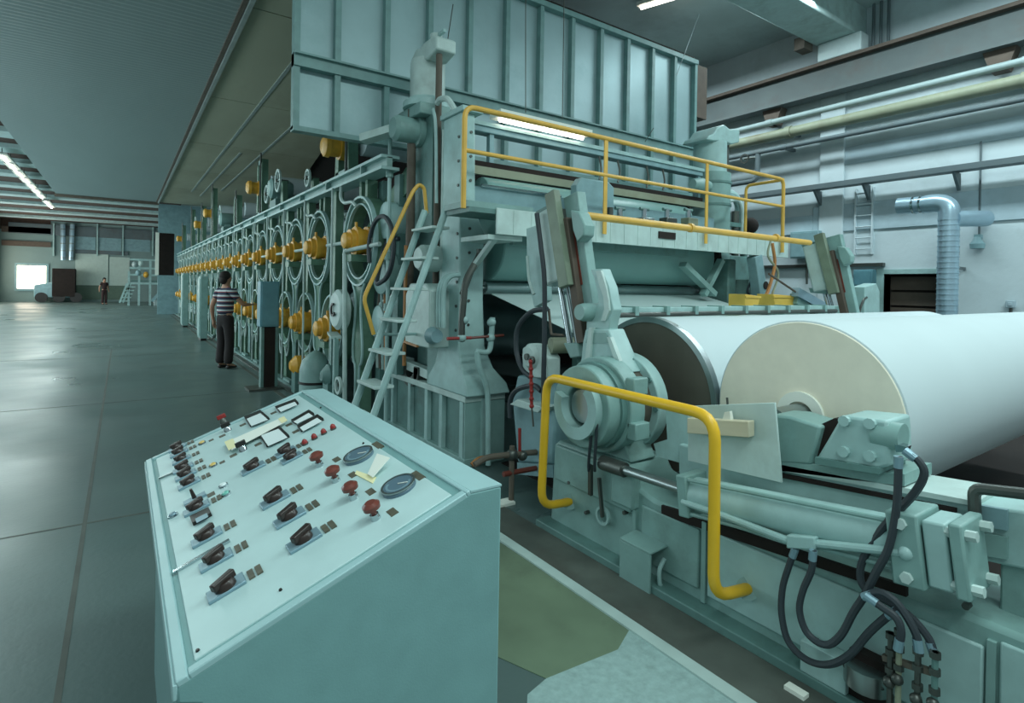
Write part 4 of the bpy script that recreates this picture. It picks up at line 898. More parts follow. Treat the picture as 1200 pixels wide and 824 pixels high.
q = lambda u, v: P(u, v, y=3.4)
MB().rtube([q(556, 545), q(570, 536), q(596, 533), q(628, 530)], .022, .05).build('pipe', 'rust', pv)
MB().cyl(q(609, 530), q(609, 502), .012, n=8).build('red_lever', 'red', pv)
MB().sph(q(600, 533), .045, n=10, m=8).sph(q(612, 534), .04, n=10, m=8).build('valve_body', 'steel_dark', pv)
MB().rtube([q(590, 556), q(610, 552), q(632, 548)], .02, .04).build('pipe', 'red_brown', pv)
MB().cyl((q(600, 533).x, 3.4, 0), (q(600, 533).x, 3.4, .42), .02).build('standpipe', 'rust', pv)
MB().box(q(580, 560).x, q(600, 560).x, 3.35, 3.45, 0, .02).build('rag', 'white_card', pv)

# ---------------------------------------------------------------- carriage and hydraulic cylinder
hc = thing('carriage_cylinder', 'long teal hydraulic cylinder lying along the reel base', 'hydraulic cylinder', (2.38, 1.3, .5))
xc = 2.33
c0, c1 = P(812, 578, x=xc), P(1062, 634, x=xc); dv = c1-c0
MB().cyl(c0, c1, .082, n=28).build('barrel', 'teal_light', hc)
rd0 = P(706, 542, x=xc); MB().cyl(rd0, c0, .026, n=16).build('piston_rod', 'steel', hc)
MB().cyl(rd0, rd0+(c0-rd0)*.28, .042, n=16).build('rod_sleeve', 'steel_dark', hc)
n_ = dv.normalized(); up = Vector((1, 0, 0)).cross(n_).normalized()
if up.z < 0: up = -up
MB().obox(c0, n_*.03, (.085, 0, 0), up*.10).build('head_flange', 'teal', hc, .008)
MB().obox(c1+n_*.03, n_*.05, (.10, 0, 0), up*.125).build('end_block', 'teal', hc, .008)
MB().obox(c1+n_*.12, n_*.035, (.085, 0, 0), up*.11).build('end_cap', 'teal_light', hc, .008)
MB().obox(c1+n_*.185, n_*.02, (.10, 0, 0), up*.12).build('end_cap', 'teal', hc, .008)
for sx in (-1, 1):
    for sz in (-1, 1):
        b_ = Vector((sx*.07, 0, 0))+up*(sz*.085)
        if sx < 0: MB().cyl(c0+b_*.95, c1+b_*.95, .010, n=8).build('tie_rod', 'teal', hc)
        MB().cyl(c1+n_*.15+b_, c1+n_*.235+b_, .018, n=6).build('nut', 'teal_pale', hc)
for sz in (-1, 1):
    b_ = Vector((-.1, 0, 0))+up*(sz*.09)+n_*.03
    MB().cyl(c1+b_, c1+b_+Vector((-.015, 0, 0)), .02, n=6).build('nut', 'teal_pale', hc)
fl = MB().rtube([P(800, 588, x=2.25), P(850, 605, x=2.25), P(925, 634, x=2.25)], .015, .05).build('feed_pipe', 'teal_light', hc)
MB().rtube([P(950, 636, x=2.25), P(1062, 648, x=2.24)], .016, .05).build('feed_pipe', 'teal_light', hc)
MB().prism(X4([(921, 627), (955, 630), (955, 645), (921, 643)], 2.23), (.05, 0, 0)).build('feed_manifold', 'teal_light', hc, .006)
MB().sph(P(1062, 648, x=2.24), .026, n=10, m=8).build('union', 'teal_light', hc)
ca = thing('reel_carriage', 'teal bearing carriage with bolted trapezoid cover on the slide rail', 'carriage', (2.55, 1.2, .85))
MB().prism(X4([(902, 486), (925, 488), (962, 500), (950, 545), (903, 543)], 2.5), (.2, 0, 0)).build('block', 'teal', ca, .012)
MB().prism(X4([(986, 487), (1040, 493), (1043, 546), (1030, 550), (956, 538)], 2.46), (.22, 0, 0)).build('bearing_cover', 'teal_light', ca, .012)
for u, v in ((991, 493), (1021, 496), (990, 529), (1021, 534)): p = P(u, v, x=2.46); MB().cyl((2.46, p.y, p.z), (2.44, p.y, p.z), .022, n=10).build('bolt', 'teal_light', ca)
MB().prism(X4([(956, 500), (978, 490), (984, 492), (958, 540), (950, 541)], 2.54), (.14, 0, 0)).build('dark_wedge', 'dark_void', ca)
p = P(1052, 512, x=2.5); MB().cyl((2.5, p.y-.02, p.z), (2.5, p.y+.08, p.z), .055, n=18).build('end_boss', 'teal', ca)
MB().prism(X4([(1048, 520), (1062, 524), (1060, 530), (1050, 530)], 2.45), (.05, 0, 0)).build('tap', 'chrome', ca)
MB().prism(X4([(955, 536), (1030, 549), (1030, 556), (955, 544)], 2.44), (.25, 0, 0)).build('shoe', 'teal_deep', ca)
MB().prism(X4([(900, 540), (955, 545), (1060, 556), (1060, 570), (900, 550)], 2.5), (.27, 0, 0)).build('slipper', 'teal', ca)
sp_ = thing('splash_plate', 'flat grey sheet metal plate standing before the drum', 'plate', (2.42, 1.6, .75))
MB().prism(X4([(806, 476), (908, 472), (916, 566), (806, 540)], 2.42), (.012, 0, 0)).build('sheet', 'teal_pale', sp_, .002)
MB().cyl(P(853, 478, x=2.43), P(852, 466, x=2.43), .006, n=6).build('pin', 'steel_dark', sp_)
wbk = thing('wooden_block', 'short pale wooden block fixed across the splash plate', 'wood block', tuple(P(840, 512, x=2.38)))
MB().prism(X4([(805, 490), (877, 494), (877, 513), (805, 508)], 2.36), (.05, 0, 0)).build('block', 'wood', wbk, .004)
MB().prism(X4([(846, 494), (849, 483), (855, 482), (857, 494)], 2.385), (.02, 0, 0)).build('paper_scrap', 'white_card', wbk)

# hoses and manifold at the end of the reel
def hose(label, px, x=2.24, r=.0135, m='rubber'):
    o = thing('hydraulic_hose', label, 'hose', tuple(P(*px[-1], x=x)))
    xs = x if isinstance(x, (list, tuple)) else None
    MB().tube([P(u, v, x=x) for u, v in px], r, 8).build('hose', m, o)
    for k in (0, -1):
        j = 1 if k == 0 else -2; a, b = P(*px[k], x=x), P(*px[j], x=x); d = (b-a).normalized()
        MB().cyl(a, a+d*.04, r*1.12, n=10).build('fitting', 'plate_grey', o)
    return o
hose('dark hose in a wide low loop under the feed manifold', [(932, 643), (924, 665), (917, 690), (916, 720), (924, 752), (945, 773), (970, 779), (995, 768), (1018, 742), (1038, 724), (1050, 716)])
hose('dark hose in a tight loop rising to the carriage tap', [(953, 645), (951, 668), (941, 692), (937, 716), (946, 742), (967, 756), (985, 745), (1000, 718), (1013, 698), (1026, 672), (1042, 640), (1051, 590), (1053, 535)], 2.22)
hose('dark hose curling from the tap round to the standpipes', [(1060, 528), (1076, 540), (1083, 556), (1070, 580), (1040, 612), (1014, 650), (1008, 675), (1016, 692), (1040, 705), (1066, 722), (1088, 748), (1095, 768)], 2.26)
hose('short dark hose bowed over to the third standpipe', [(1012, 700), (1030, 694), (1048, 704), (1062, 722), (1074, 745), (1077, 764)], 2.2)
hose('short dark hose dropping to the first standpipe', [(1014, 698), (1034, 712), (1050, 724), (1056, 740), (1052, 762)], 2.18)
mf = thing('standpipe_manifold', 'row of dark standpipes with fittings beside the reel base end', 'manifold', tuple(P(1070, 870, x=2.26)))
mf.location.z = 0; ORG[mf.name] = mf.location.copy()
for k, (u, v) in enumerate(((1044, 742), (1054, 738), (1076, 760), (1096, 764))):
    a = P(u, v, x=2.24); MB().cyl((2.24, a.y, 0), a, .010, n=8).build('standpipe', ('steel_dark', 'pipe_olive', 'steel_dark', 'teal_deep')[k], mf)
    for zz in (.0, -.055, -.12): MB().cyl(a+Vector((0, 0, zz-.02)), a+Vector((0, 0, zz)), .017, n=8).build('fitting', 'steel_dark', mf)
    MB().sph(a+Vector((-.01, 0, -.17)), .02, n=8, m=6).build('valve', 'steel_dark', mf)
MB().bar(P(1035, 770, x=2.25), P(1100, 790, x=2.25), .02, .02).build('cross_pipe', 'rust', mf)
MB().box(2.2, 2.3, P(1096, 800, x=2.24).y-.03, P(1044, 800, x=2.24).y+.03, 0, .03).build('foot', 'teal_deep', mf)
bb = thing('drip_box', 'pale plate and dark drip box at the foot of the reel base', 'box', (2.3, .95, 0))
a, b = P(940, 748, x=2.32), P(994, 760, x=2.32); c = P(1040, 765, x=2.32)
MB().box(2.305, 2.38, b.y, a.y, .045, a.z).build('front_plate', 'teal_light', bb, .004)
MB().box(2.33, 2.38, c.y, b.y, .045, b.z).build('dark_recess', 'dark_void', bb)
MB().cyl((2.33, (b.y+c.y)/2, .12), (2.33, (b.y+c.y)/2, b.z-.03), .08, n=18).build('drip_can', 'steel', bb)
MB().tube([(2.29, c.y, b.z-.06), (2.27, (b.y+c.y)/2, b.z-.1), (2.29, b.y, b.z-.05)], .008, 6).build('can_handle', 'steel_dark', bb)
cg = tag(MB().box(2.2, 2.24, 1.12, 1.2, .004, .02).build('scrap_paper', 'white_card'), 'tiny white paper scrap on the floor by the reel foot', 'paper')

# ================================================================ CONTROL CONSOLE
CO = Vector((.088, 1.165, .87)); ES = Vector((.612, 0, .23)); SL = ES.length; ES.normalize(); EY = Vector((0, 1, 0)); EN = Vector((-ES.z, 0, ES.x)); LY = 1.525
def C(u, v, h=0.):
    d = _r*((u-600)/F)+_u*((CV-v)/F)+_f; o = CO+EN*h
    return CAM+d*((o-CAM).dot(EN)/d.dot(EN))
cs = thing('control_console', 'pale teal desk console with sloping panel of switches and meters', 'control console', (.45, 1.9, 0))
prof = [(.79, 0), (.79, 1.1), (.70, 1.1), (.088, .87), (.088, .835), (.125, .82), (.125, 0)]
MB().prism([(x, 1.165, z) for x, z in prof], (0, LY, 0)).build('housing', 'console_side', cs, .006)
pn = MB().obox(CO+ES*(SL*.5)+EY*(LY/2), ES*(SL*.5-.035), EY*(LY/2-.035), EN*.004).build('panel', 'console_top', cs, .002)
for s0, s1, t0, t1 in ((0, .022, 0, LY), (SL-.012, SL, 0, LY), (.022, SL-.012, 0, .022), (.022, SL-.012, LY-.022, LY)):
    MB().obox(CO+ES*((s0+s1)/2)+EY*((t0+t1)/2), ES*((s1-s0)/2), EY*((t1-t0)/2), EN*.007).build('panel_rim', 'console_rim', cs, .003)
MB().box(.70, .79, 1.165, 1.165+LY, 1.099, 1.104).build('rear_ledge', 'console_rim', cs)
MB().box(.082, .09, 1.165, 1.165+LY, .842, .872).build('front_lip', 'console_rim', cs, .002)
for u, v in ((232, 760), (329, 757), (376, 476)): pass
def switch(u, v, s=1.0, big=True, np_=True, side=1):
    c = C(u, v, .004)
    pl_ = MB().obox(c+EN*.004, ES*(.036*s), EY*(.022*s), EN*.004).build('rotary_switch', 'plate_grey', cs, .002)
    MB().lathe(c+EN*.008, EN*(.014*s), [(0, .021*s), (.5, .020*s), (1, .015*s)], 16).build('knob_base', 'bakelite', pl_)
    d = (ES*cos(.5)+EY*sin(.5)*side)
    MB().obox(c+EN*(.022*s), d*(.025*s), EN.cross(d)*(.008*s), EN*(.008*s)).build('knob_grip', 'bakelite', pl_, .003)
    if np_:
        for q in (-1, 1): MB().obox(c+ES*(.056*s+q*.008*s)+EN*.0015, ES*(.006*s), EY*(.018*s), EN*.0025).build('name_plate', 'name_plate', cs)
for u, v, s in ((208, 526, .9), (210, 532, .9), (213, 540, .9), (215, 550, .95), (218, 558, .95), (222, 568, .95), (231, 597, 1), (243, 631, 1.05), (254, 658, 1.05), (266, 691, 1.1),
                (297, 550, 1.05), (335, 531, .95), (342, 538, .95), (323, 587, 1.1), (340, 608, 1.1), (357, 635, 1.1)):
    switch(u, v, s)
c = C(229, 586, .004); q = MB().obox(c+EN*.004, ES*.032, EY*.016, EN*.004).build('toggle_switch', 'plate_grey', cs)
MB().cyl(c+EN*.006, c+EN*.04, .007, .004, n=10).build('lever', 'bakelite', q)
MB().obox(C(248, 581), ES*.011, EY*.016, EN*.005).build('name_plate', 'name_plate', cs)
def quad(pts, h0, th, m, name, parent):
    return MB().prism([C(u, v, h0) for u, v in pts], EN*th).build(name, m, parent)
def shrink(pts, k):
    cx = sum(p[0] for p in pts)/4; cy = sum(p[1] for p in pts)/4; return [(cx+(p[0]-cx)*k, cy+(p[1]-cy)*k) for p in pts]
for pts in ([(287, 491), (306, 483), (316.5, 492), (293.5, 501)], [(303, 510), (327.5, 501), (340, 513), (313, 525)], [(323, 479), (347, 470), (350.5, 474), (327.5, 484)],
            [(342, 495), (363, 483), (369, 487), (347, 498)], [(349, 502), (373, 488.5), (380, 493), (353.5, 507)]):
    mt = quad(pts, .003, .012, 'black', 'meter', cs); quad(shrink(pts, .84), .0152, .001, 'meter_face', 'dial', mt)
pts = [(224, 609), (246, 598), (249, 605), (227, 617)]
mt = quad(pts, .003, .012, 'black', 'counter', cs); quad(shrink(pts, .62), .0152, .001, 'plate_grey', 'counter_face', mt)
for u, v in ((285, 499), (303, 522), (321, 485), (339, 499), (347, 507), (274, 535), (261, 512)):
    MB().obox(C(u, v), ES*.012, EY*.014, EN*.005).build('name_plate', 'name_plate', cs)
for u, v in ((421, 536), (468, 572)):
    c = C(u, v, .004); g = MB().lathe(c, EN*.012, [(0, .046), (.6, .046), (1, .041)], 32).build('round_gauge', 'meter_dark', cs)
    MB().ring(c+EN*.010, EN*.004, .046, .040, 32).build('bezel', 'steel', g)
    MB().ring(c+EN*.012, EN*.001, .034, .028, 24, .6, 4.4).build('scale', 'plate_grey', g); MB().bar(c+EN*.0135, c+EN*.0135+(ES-EY)*.02, .002, .002, EY).build('pointer', 'white_card', g)
    MB().obox(C(u+22, v-13), ES*.010, EY*.03, EN*.005).build('name_plate', 'name_plate', cs)
for (u, v), (hu, hv) in (((375, 546), (369, 536)), ((394, 564), (388, 552)), ((415, 584), (410, 571)), ((440.5, 608), (435, 594))):
    c = C(u, v, .004); b_ = MB().lathe(c, EN*.014, [(0, .013), (1, .011)], 16).build('push_button', 'chrome', cs)
    MB().lathe(c+EN*.012, EN*.034, [(0, .007), (.45, .008), (.5, .021), (.8, .022), (1, .013)], 20).build('mushroom_head', 'red_brown', b_)
    MB().obox(C(u+20, v-6), ES*.010, EY*.018, EN*.005).build('name_plate', 'name_plate', cs)
for u, v in ((358, 521), (369, 514.5), (380, 508.5), (391, 503)):
    c = C(u, v, .004); b_ = MB().lathe(c, EN*.006, [(0, .011), (1, .011)], 14).build('signal_lamp', 'steel_dark', cs)
    MB().lathe(c+EN*.006, EN*.014, [(0, .010), (.6, .009), (1, .004)], 14).build('red_lens', 'red', b_)
for u, v, m in ((237, 520, 'amber'), (250, 546, 'amber'), (262, 570, 'meter_face'), (265, 580, 'green_lens'), (203, 605, 'plate_grey')):
    c = C(u, v, .004); b_ = MB().lathe(c, EN*.006, [(0, .015), (1, .014)], 18).build('indicator', 'chrome', cs)
    MB().lathe(c+EN*.006, EN*.006, [(0, .011), (.7, .009), (1, .003)], 16).build('lens', m, b_)
    if v < 560: MB().obox(C(u+11, v-3), ES*.009, EY*.012, EN*.005).build('name_plate', 'name_plate', cs)
for u, v, m in ((267, 505, 'chrome'), (285, 528, 'chrome'), (262, 495, 'red')):
    c = C(u, v, .004); b_ = MB().lathe(c, EN*.02, [(0, .016), (.5, .014), (1, .009)], 16).build('key_switch', 'chrome' if m == 'chrome' else 'steel_dark', cs)
    MB().obox(c+EN*.028, ES*.018, EY*.006, EN*.009).build('key_lever', m if m == 'red' else 'black', b_, .002)
for u, v in ((232, 763), (329, 692), (426, 520), (376, 478)): MB().lathe(C(u, v, .004), EN*.004, [(0, .004), (1, .003)], 8).build('screw', 'black', cs)
# loose things on the console
o = tag(MB().prism([C(u, v, .018) for u, v in ((264, 519), (333.5, 488.5), (336, 494), (271.6, 528))], EN*.002).build('paper_strip', 'white_card'), 'long white paper strip taped across the console meters', 'paper')
q = MB().prism([C(u, v, .0205) for u, v in ((263, 518), (273, 514), (277, 523), (268, 528))], EN*.001).build('tape', 'tape', o)
MB().prism([C(u, v, .0205) for u, v in ((326, 491), (333, 488), (337, 493), (330, 496))], EN*.001).build('tape', 'tape', o)
a, b, c, d = C(431, 556, .012), C(442, 532, .032), C(457, 537, .032), C(437, 560, .012)
o = tag(MB().prism([a, b, c, d], EN*.002).build('folded_note', 'white_card'), 'small folded white note propped between the round gauges', 'paper')
MB().prism([C(u, v, .0045) for u, v in ((418, 552), (441, 560), (437, 567), (416, 556))], EN*.002).build('tape', 'tape', o)
o = tag(MB().bar(C(203, 671, .008), C(269, 633, .008), .012, .006, EY).build('steel_ruler', 'chrome'), 'thin steel ruler lying across the lower console edge', 'ruler')
o = tag(MB().bar(C(186, 561, .008), C(207, 552, .008), .007, .006, EY).build('metal_pin', 'steel'), 'short metal pin lying beside the console knobs', 'pin')

# ================================================================ PEOPLE
def skin_obj(name, verts, edges, radii, m, parent=None, loc=None, sub=1, root=0):
    me = bpy.data.meshes.new(name); me.from_pydata(verts, edges, []); o = bpy.data.objects.new(name, me); COL.objects.link(o)
    md = o.modifiers.new('skin', 'SKIN'); md.use_smooth_shade = True; md.branch_smoothing = .3
    for i, r in enumerate(radii):
        sv = me.skin_vertices[0].data[i]; sv.radius = r if isinstance(r, tuple) else (r, r); sv.use_root = (i == root)
    ss = o.modifiers.new('sub', 'SUBSURF'); ss.levels = sub; ss.render_levels = sub
    me.materials.append(MATS[m])
    if parent is not None: o.parent = parent
    return o
def person(label, loc, ang, sc, shirt, trous, reach=True, fine=True):
    root = thing('person', label, 'person', loc); root.rotation_euler = (0, 0, ang); root.scale = (sc, sc, sc)
    V = []; E = []; Rd = []
    def v(p, r, frm=None):
        V.append(p); Rd.append(r); i = len(V)-1
        if frm is not None: E.append((frm, i))
        return i
    pel = v((0, 0, .95), (.10, .12)); sp = v((0, 0, 1.12), (.09, .115), pel); ch = v((.01, 0, 1.32), (.10, .14), sp); nb = v((-.01, 0, 1.46), (.06, .075), ch)
    nk = v((.005, 0, 1.53), .052, nb); hd = v((.03, 0, 1.62), (.085, .07), nk); ht = v((.02, 0, 1.71), (.085, .072), hd); top = v((.01, 0, 1.76), (.045, .04), ht)
    v((.125, 0, 1.635), .014, hd)
    for s in (1, -1):
        sh = v((0, s*.17, 1.41), .06, nb)
        if s < 0 and reach: el, wr, pm = (.16, s*.27, 1.17), (.40, s*.2, 1.17), (.47, s*.19, 1.17)
        else: el, wr, pm = (-.07, s*.26, 1.14), (-.02, s*.29, .89), (0, s*.29, .82)
        e = v(el, .043, sh); w_ = v(wr, .027, e); p_ = v(pm, (.034, .018), w_)
        if fine:
            dr = (Vector(pm)-Vector(wr)).normalized(); sd = Vector((0, 1, 0)) if (s < 0 and reach) else Vector((1, 0, 0))
            for k, ln in enumerate((.07, .08, .075, .055)):
                b0 = Vector(pm)+sd*(.03-.02*k)+dr*.025; f1 = v(tuple(b0), .009, p_); f2 = v(tuple(b0+dr*ln*.55+Vector((.004, 0, -.004))), .008, f1); v(tuple(b0+dr*ln+Vector((.006, -s*.012, -.008))), .007, f2)
            t1 = v(tuple(Vector(wr)+dr*.03+sd*.035), .010, w_); v(tuple(Vector(wr)+dr*.075+sd*.055), .008, t1)
        hp = v((0, s*.09, .88), (.085, .085), pel); kn = v((.02, s*.10, .49), .058, hp); an = v((-.02, s*.105, .1), .04, kn); v((.13, s*.12, .035), (.03, .035), an)
    body = skin_obj('body', V, E, Rd, 'skin', root)
    # clothing
    V2, E2, R2 = [(0, 0, .95), (0, 0, 1.12), (.01, 0, 1.32), (-.01, 0, 1.47)], [(0, 1), (1, 2), (2, 3)], [(.15, .175), (.14, .165), (.145, .185), (.08, .09)]
    for s in (1, -1):
        i = len(V2); V2 += [(0, s*.17, 1.41), ((-.035, s*.22, 1.26) if not (s < 0 and reach) else (.09, s*.225, 1.27))]; R2 += [.076, .068]; E2 += [(3, i), (i, i+1)]
    skin_obj('shirt', V2, E2, R2, shirt, root)
    V3, E3, R3 = [(0, 0, 1.04), (0, 0, .93)], [(0, 1)], [(.125, .15), (.14, .165)]
    for s in (1, -1):
        i = len(V3); V3 += [(0, s*.09, .85), (.02, s*.10, .49), (-.015, s*.105, .07)]; R3 += [.105, .082, .085]; E3 += [(1, i), (i, i+1), (i+1, i+2)]
    skin_obj('trousers', V3, E3, R3, trous, root)
    for s in (1, -1):
        skin_obj('shoe', [(-.05, s*.105, .04), (.06, s*.11, .035), (.16, s*.12, .03)], [(0, 1), (1, 2)], [(.045, .04), (.045, .035), (.04, .026)], 'shoe', root)
    hm = MB(); ORG['tmp'] = Vector((0, 0, 0))
    hm.sph((-.012, 0, 1.70), .105, .088, .09, 16, 10).sph((-.05, 0, 1.63), .065, .078, .09, 14, 8)
    h_ = hm.build('hair', 'hair', None, org=(0, 0, 0)); h_.location = (0, 0, 0); h_.parent = root
    if fine:
        for s in (1, -1):
            ey = MB().sph((.108, s*.032, 1.655), .008, n=8, m=6).build('eye', 'black', None, org=(0, 0, 0)); ey.location = (0, 0, 0); ey.parent = body
            er = MB().sph((.015, s*.083, 1.63), .016, .008, .026, 8, 6).build('ear', 'skin', None, org=(0, 0, 0)); er.location = (0, 0, 0); er.parent = body
        mo = MB().box(.108, .116, -.02, .02, 1.585, 1.591).build('mouth', 'red_brown', None, org=(0, 0, 0)); mo.location = (0, 0, 0); mo.parent = body
    return root
pf = P(263, 432, z=0)
person('man in striped short-sleeved shirt and dark trousers reaching to a control box', (pf.x, pf.y, 0), R(32), 1.015, 'striped_shirt', 'trousers')
pf = P(122, 357, z=0)
person('distant person in dark clothes walking near the far wall', (pf.x, pf.y, 0), R(-60), 1.0, 'dark_cloth', 'dark_cloth', False, False)

# ================================================================ DRIVE SIDE WALL FITTINGS
gb_ = thing('crane_girder', 'dark grey steel crane girder running along the drive side wall', 'girder', (10.7, 4, 5.27))
MB().box(10.68, 10.72, -3, 13, 5.32, 5.80).build('web', 'girder_grey', gb_)
MB().box(10.55, 10.85, -3, 13, 5.80, 5.86).build('top_flange', 'brown_beam', gb_)
MB().box(10.55, 10.85, -3, 13, 5.27, 5.32).build('bottom_flange', 'girder_grey', gb_)
for u in (905, 1170):
    p = P(u, 125, x=10.7); MB().prism([(10.68, p.y-.2, 5.27), (10.68, p.y+.2, 5.27), (10.68, p.y+.1, 4.95), (10.68, p.y-.1, 4.95)], (.22, 0, 0)).build('corbel', 'brown_beam', gb_)
def wall_pipe(name, label, z, x, r, m, y0, y1, clamps=()):
    o = thing(name, label, 'pipe', (x, (y0+y1)/2, z-r))
    MB().cyl((x, y0, z), (x, y1, z), r, n=16).build('pipe', m, o)
    for yc in clamps:
        MB().cyl((x, yc-.06, z), (x, yc+.06, z), r*1.2, n=16).build('flange', m, o)
        MB().box(x, XW-.002, yc-.03, yc+.03, z-.03, z+.03).build('bracket', 'beam_grey', o)
    return o
wall_pipe('wall_pipe', 'slim pale upper pipe along the drive side wall', 4.98, 10.6, .055, 'pipe_grey', -3, 9, (2.4, 6.3))
wall_pipe('wall_pipe', 'thick olive lagged pipe in the middle of the wall pipes', 4.70, 10.6, .10, 'pipe_olive', -3, 9, (2.4, 5.9))
wall_pipe('wall_pipe', 'dark slim lowest of the wall pipes', 4.43, 10.6, .045, 'beam_grey', -3, 9, (2.3, 6.0))
tr_ = thing('cable_tray', 'narrow grey cable tray on angle brackets low on the wall', 'cable tray', (10.75, 4, 3.52))
MB().box(10.62, 10.84, -3, 9, 3.53, 3.57).build('tray_floor', 'beam_grey', tr_); MB().box(10.6, 10.62, -3, 9, 3.53, 3.62).build('tray_side', 'beam_grey', tr_)
for u in (955, 1012, 1118): p = P(u, 215, x=10.7); MB().prism([(10.65, p.y-.02, 3.53), (10.93, p.y-.02, 3.53), (10.93, p.y-.02, 3.26), (10.9, p.y-.02, 3.26)], (0, .04, 0)).build('angle_bracket', 'beam_grey', tr_)
du = thing('spiral_duct', 'shiny spiral ventilation duct with elbow and branch on the wall', 'duct', (10.3, 3.2, 0))
yd = P(1111, 300, x=10.3).y; rd_ = .135
prof = []
for k in range(34): t = k/34; prof += [(t, rd_), (t+.022, rd_), (t+.0225, rd_*1.045), (t+.029, rd_*1.045)]
MB().lathe((10.3, yd, 0), (0, 0, 2.75), prof, 28).build('vertical_run', 'galv', du)
MB().tube([(10.3, yd, 2.72), (10.3, yd, 2.88), (10.3, yd+.05, 2.97), (10.3, yd+.16, 3.01), (10.3, yd+.3, 3.01)], rd_*1.02, 24).build('elbow', 'galv', du)
MB().cyl((10.3, yd+.28, 3.01), (10.3, yd+.68, 3.02), rd_*.95, n=28).build('branch', 'galv', du)
for dy in (.34, .44): MB().cyl((10.3, yd+dy, 3.01), (10.3, yd+dy+.03, 3.01), rd_*1.05, n=28).build('joint_ring', 'chrome', du)
MB().cyl((10.3, yd-.05, 2.75), (10.87, yd-.3, 2.78), rd_*.9, n=24).build('wall_branch', 'galv', du)
for k in range(2): MB().box(10.4, XW-.002, yd-.02, yd+.02, .8+k*1.2, .84+k*1.2).build('stay', 'beam_grey', du)
p = P(1148, 282, x=XW)
o = thing('wall_lamp', 'small unlit wall lamp hanging on a conduit beside the duct', 'lamp', (XW-.1, p.y, p.z-.1))
MB().cyl((XW-.03, p.y, p.z), (XW-.03, p.y, 4.0), .015, n=8).build('conduit', 'beam_grey', o)
MB().lathe((XW-.1, p.y, p.z+.05), (0, 0, -.18), [(0, .04), (.3, .06), (.6, .1), (1, .09)], 16).build('shade', 'blue_grey', o)
MB().box(XW-.12, XW, p.y-.04, p.y+.04, p.z+.03, p.z+.09).build('arm', 'blue_grey', o)
def wall_box(label, u0, u1, v0, v1, m, d=.2, lever=False):
    a, b = P(u1, v1, x=XW-d), P(u0, v0, x=XW-d); o = thing('electrical_box', label, 'electrical box', (XW-d/2, (a.y+b.y)/2, a.z))
    MB().box(XW-d, XW-.032, a.y, b.y, a.z, b.z).build('case', m, o, .01)
    MB().box(XW-d-.012, XW-d, a.y+.03, b.y-.03, a.z+.03, b.z-.03).build('lid', m, o, .004)
    MB().cyl((XW-.05, (a.y+b.y)/2, a.z), (XW-.05, (a.y+b.y)/2, a.z-.5), .02, n=8).build('conduit', 'steel_dark', o)
    return o
wall_box('blue electrical box on the wall left of the doorway', 1000, 1022, 316, 336, 'blue_box')
wall_box('large blue-grey junction box behind the drive side lever', 926, 958, 272, 302, 'blue_grey')
wall_box('tiny grey socket box low on the wall beyond the duct', 1178, 1189, 352, 361, 'concrete_band', .1)
o = thing('wall_shelf_rail', 'thin dark rail fixed along the wall behind the lever', 'rail', (10.9, 5.5, 2.1))
a, b = P(1036, 310, x=10.95), P(905, 305, x=10.95)
MB().box(10.9, XW, a.y, b.y+.4, a.z-.03, a.z+.03).build('rail', 'steel_dark', o)
o = thing('wall_rungs', 'faint iron rungs climbing the wall by the pilaster', 'wall ladder', (10.95, P(1014, 240, x=XW).y, 2.4))
yr = P(1014, 240, x=XW).y
for s in (-1, 1): MB().box(10.93, XW, yr+s*.14-.012, yr+s*.14+.012, 2.3, 3.5).build('side_bar', 'concrete_wall', o)
for k in range(6): MB().cyl((10.94, yr-.14, 2.4+.2*k), (10.94, yr+.14, 2.4+.2*k), .012, n=6).build('rung', 'concrete_wall', o)
o = thing('hose_valve', 'dark pipe elbow with hand wheel under the wall pipes', 'valve', (10.6, P(880, 200, x=10.6).y, 3.8))
a = P(888, 188, x=10.6); b = P(866, 215, x=10.6)
MB().rtube([(10.6, a.y, 4.4), (10.6, a.y, b.z), (10.6, b.y+.4, b.z)], .05, .15).build('pipe', 'beam_grey', o)
c = P(872, 186, x=10.5); MB().ring(c, (.03, 0, 0), .1, .07, 18).build('hand_wheel', 'steel_dark', o); MB().cyl(c, (10.6, a.y, c.z), .02, n=8).build('spindle', 'steel_dark', o)

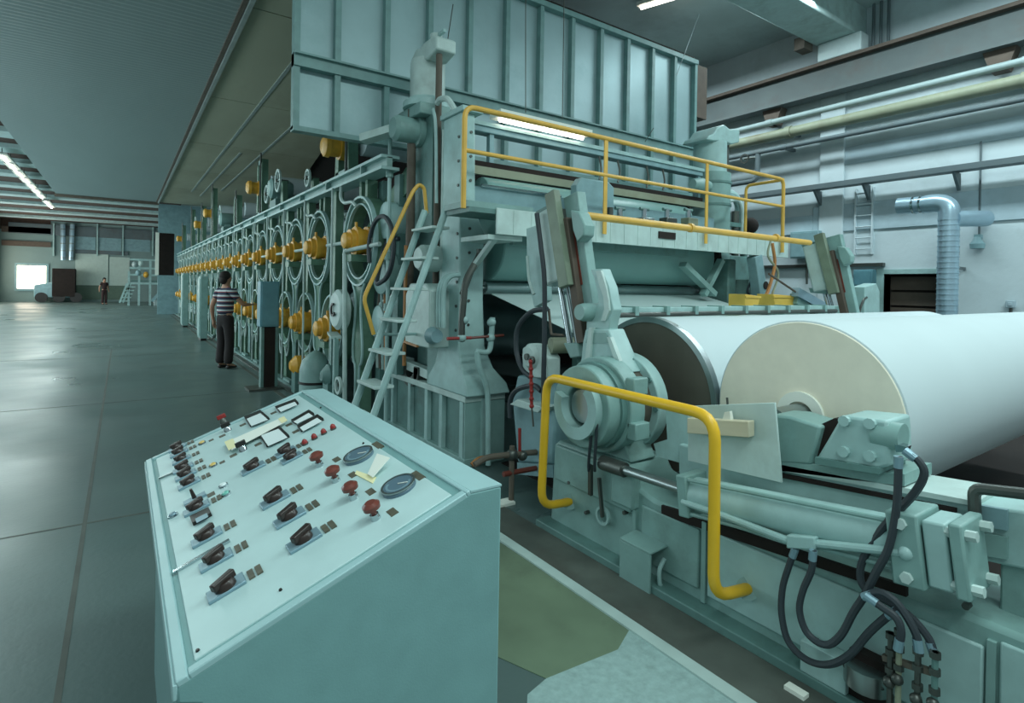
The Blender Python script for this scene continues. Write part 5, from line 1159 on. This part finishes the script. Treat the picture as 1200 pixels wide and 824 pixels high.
# small things under the drive side lever
for k, (u0, u1) in enumerate(((868, 886), (901, 930))):
    a, b = P(u0, 359, y=3.5), P(u1, 347, y=3.5)
    o = thing('yellow_tray', ('small square yellow tray on the drive side ledge', 'wide yellow scoop tray on the drive side ledge')[k], 'tray', ((a.x+b.x)/2, 3.5, a.z))
    MB().prism([(a.x+.04*k, 3.45, a.z), (b.x-.04, 3.45, a.z), (b.x, 3.45, b.z), (a.x, 3.45, b.z+.02)], (0, .2, 0)).build('tray', 'tray_yellow', o, .006)
    MB().box(a.x, b.x, 3.44, 3.45, b.z-.02, b.z).build('lip', 'tray_yellow', o)
lg = thing('drive_side_ledge', 'low teal ledge beam behind the roll carrying yellow trays', 'ledge', (6.6, 3.55, 0))
a = P(868, 359, y=3.5)
MB().box(6.0, 7.4, 3.35, 3.75, a.z-.1, a.z).build('top', 'teal', lg, .01); MB().box(6.1, 6.3, 3.4, 3.7, 0, a.z-.1).box(7.1, 7.3, 3.4, 3.7, 0, a.z-.1).build('leg', 'teal_deep', lg)
o = thing('slanted_rods', 'slanting steel rods leaning beside the drive side lever', 'rods', tuple(P(960, 360, y=3.4)))
MB().cyl(P(901, 321, y=3.4), P(938, 346, y=3.4), .012, n=8).build('thin_rod', 'brown_beam', o)
MB().bar(P(932, 342, y=3.4), P(975, 366, y=3.4), .08, .1, (0, 1, 0)).build('channel', 'galv', o)
MB().bar(P(930, 350, y=3.45), P(965, 368, y=3.45), .1, .12, (0, 1, 0)).build('cover', 'teal', o)
MB().tube([P(905, 285, y=3.6), P(908, 310, y=3.6), P(902, 335, y=3.6), P(896, 350, y=3.6)], .02, 6).build('cable', 'orange_pipe', o)
MB().tube([P(903, 283, y=3.6), P(900, 300, y=3.6), P(912, 320, y=3.6), P(905, 345, y=3.6)], .014, 6).build('cable', 'pipe_olive', o)
pst = thing('control_stand', 'pale teal control stand left of the doorway behind the roll', 'stand', (7.3, 3.2, 0))
a, b = P(1008, 366, y=3.2), P(1022, 332, y=3.2)
MB().prism([(a.x, 3.15, 0), (b.x+.15, 3.15, 0), (b.x+.1, 3.15, b.z-.1), (b.x, 3.15, b.z), (a.x, 3.15, b.z-.05)], (0, .15, 0)).build('body', 'teal_light', pst, .01)
MB().tube([(a.x-.05, 3.13, 1.1), (a.x-.2, 3.13, 1.3), (a.x-.1, 3.13, 1.5), (a.x, 3.13, 1.55)], .015, 6).build('cable', 'steel_dark', pst)
wires = thing('overhead_wires', 'thin hanging wires in front of the hood end wall', 'wires', (4, 5.6, 3.4))
for p, q in (((616, 0), (616, 132)), ((661, 0), (659, 140)), ((523, 58), (531, 5)), ((793, 88), (819, 17)), ((756, 166), (766, 150))):
    MB().tube([P(*p, y=5.6), P(*q, y=5.6)], .006, 5, sm=False).build('wire', 'steel_dark' if p[0] != 793 else 'pipe_grey', wires)
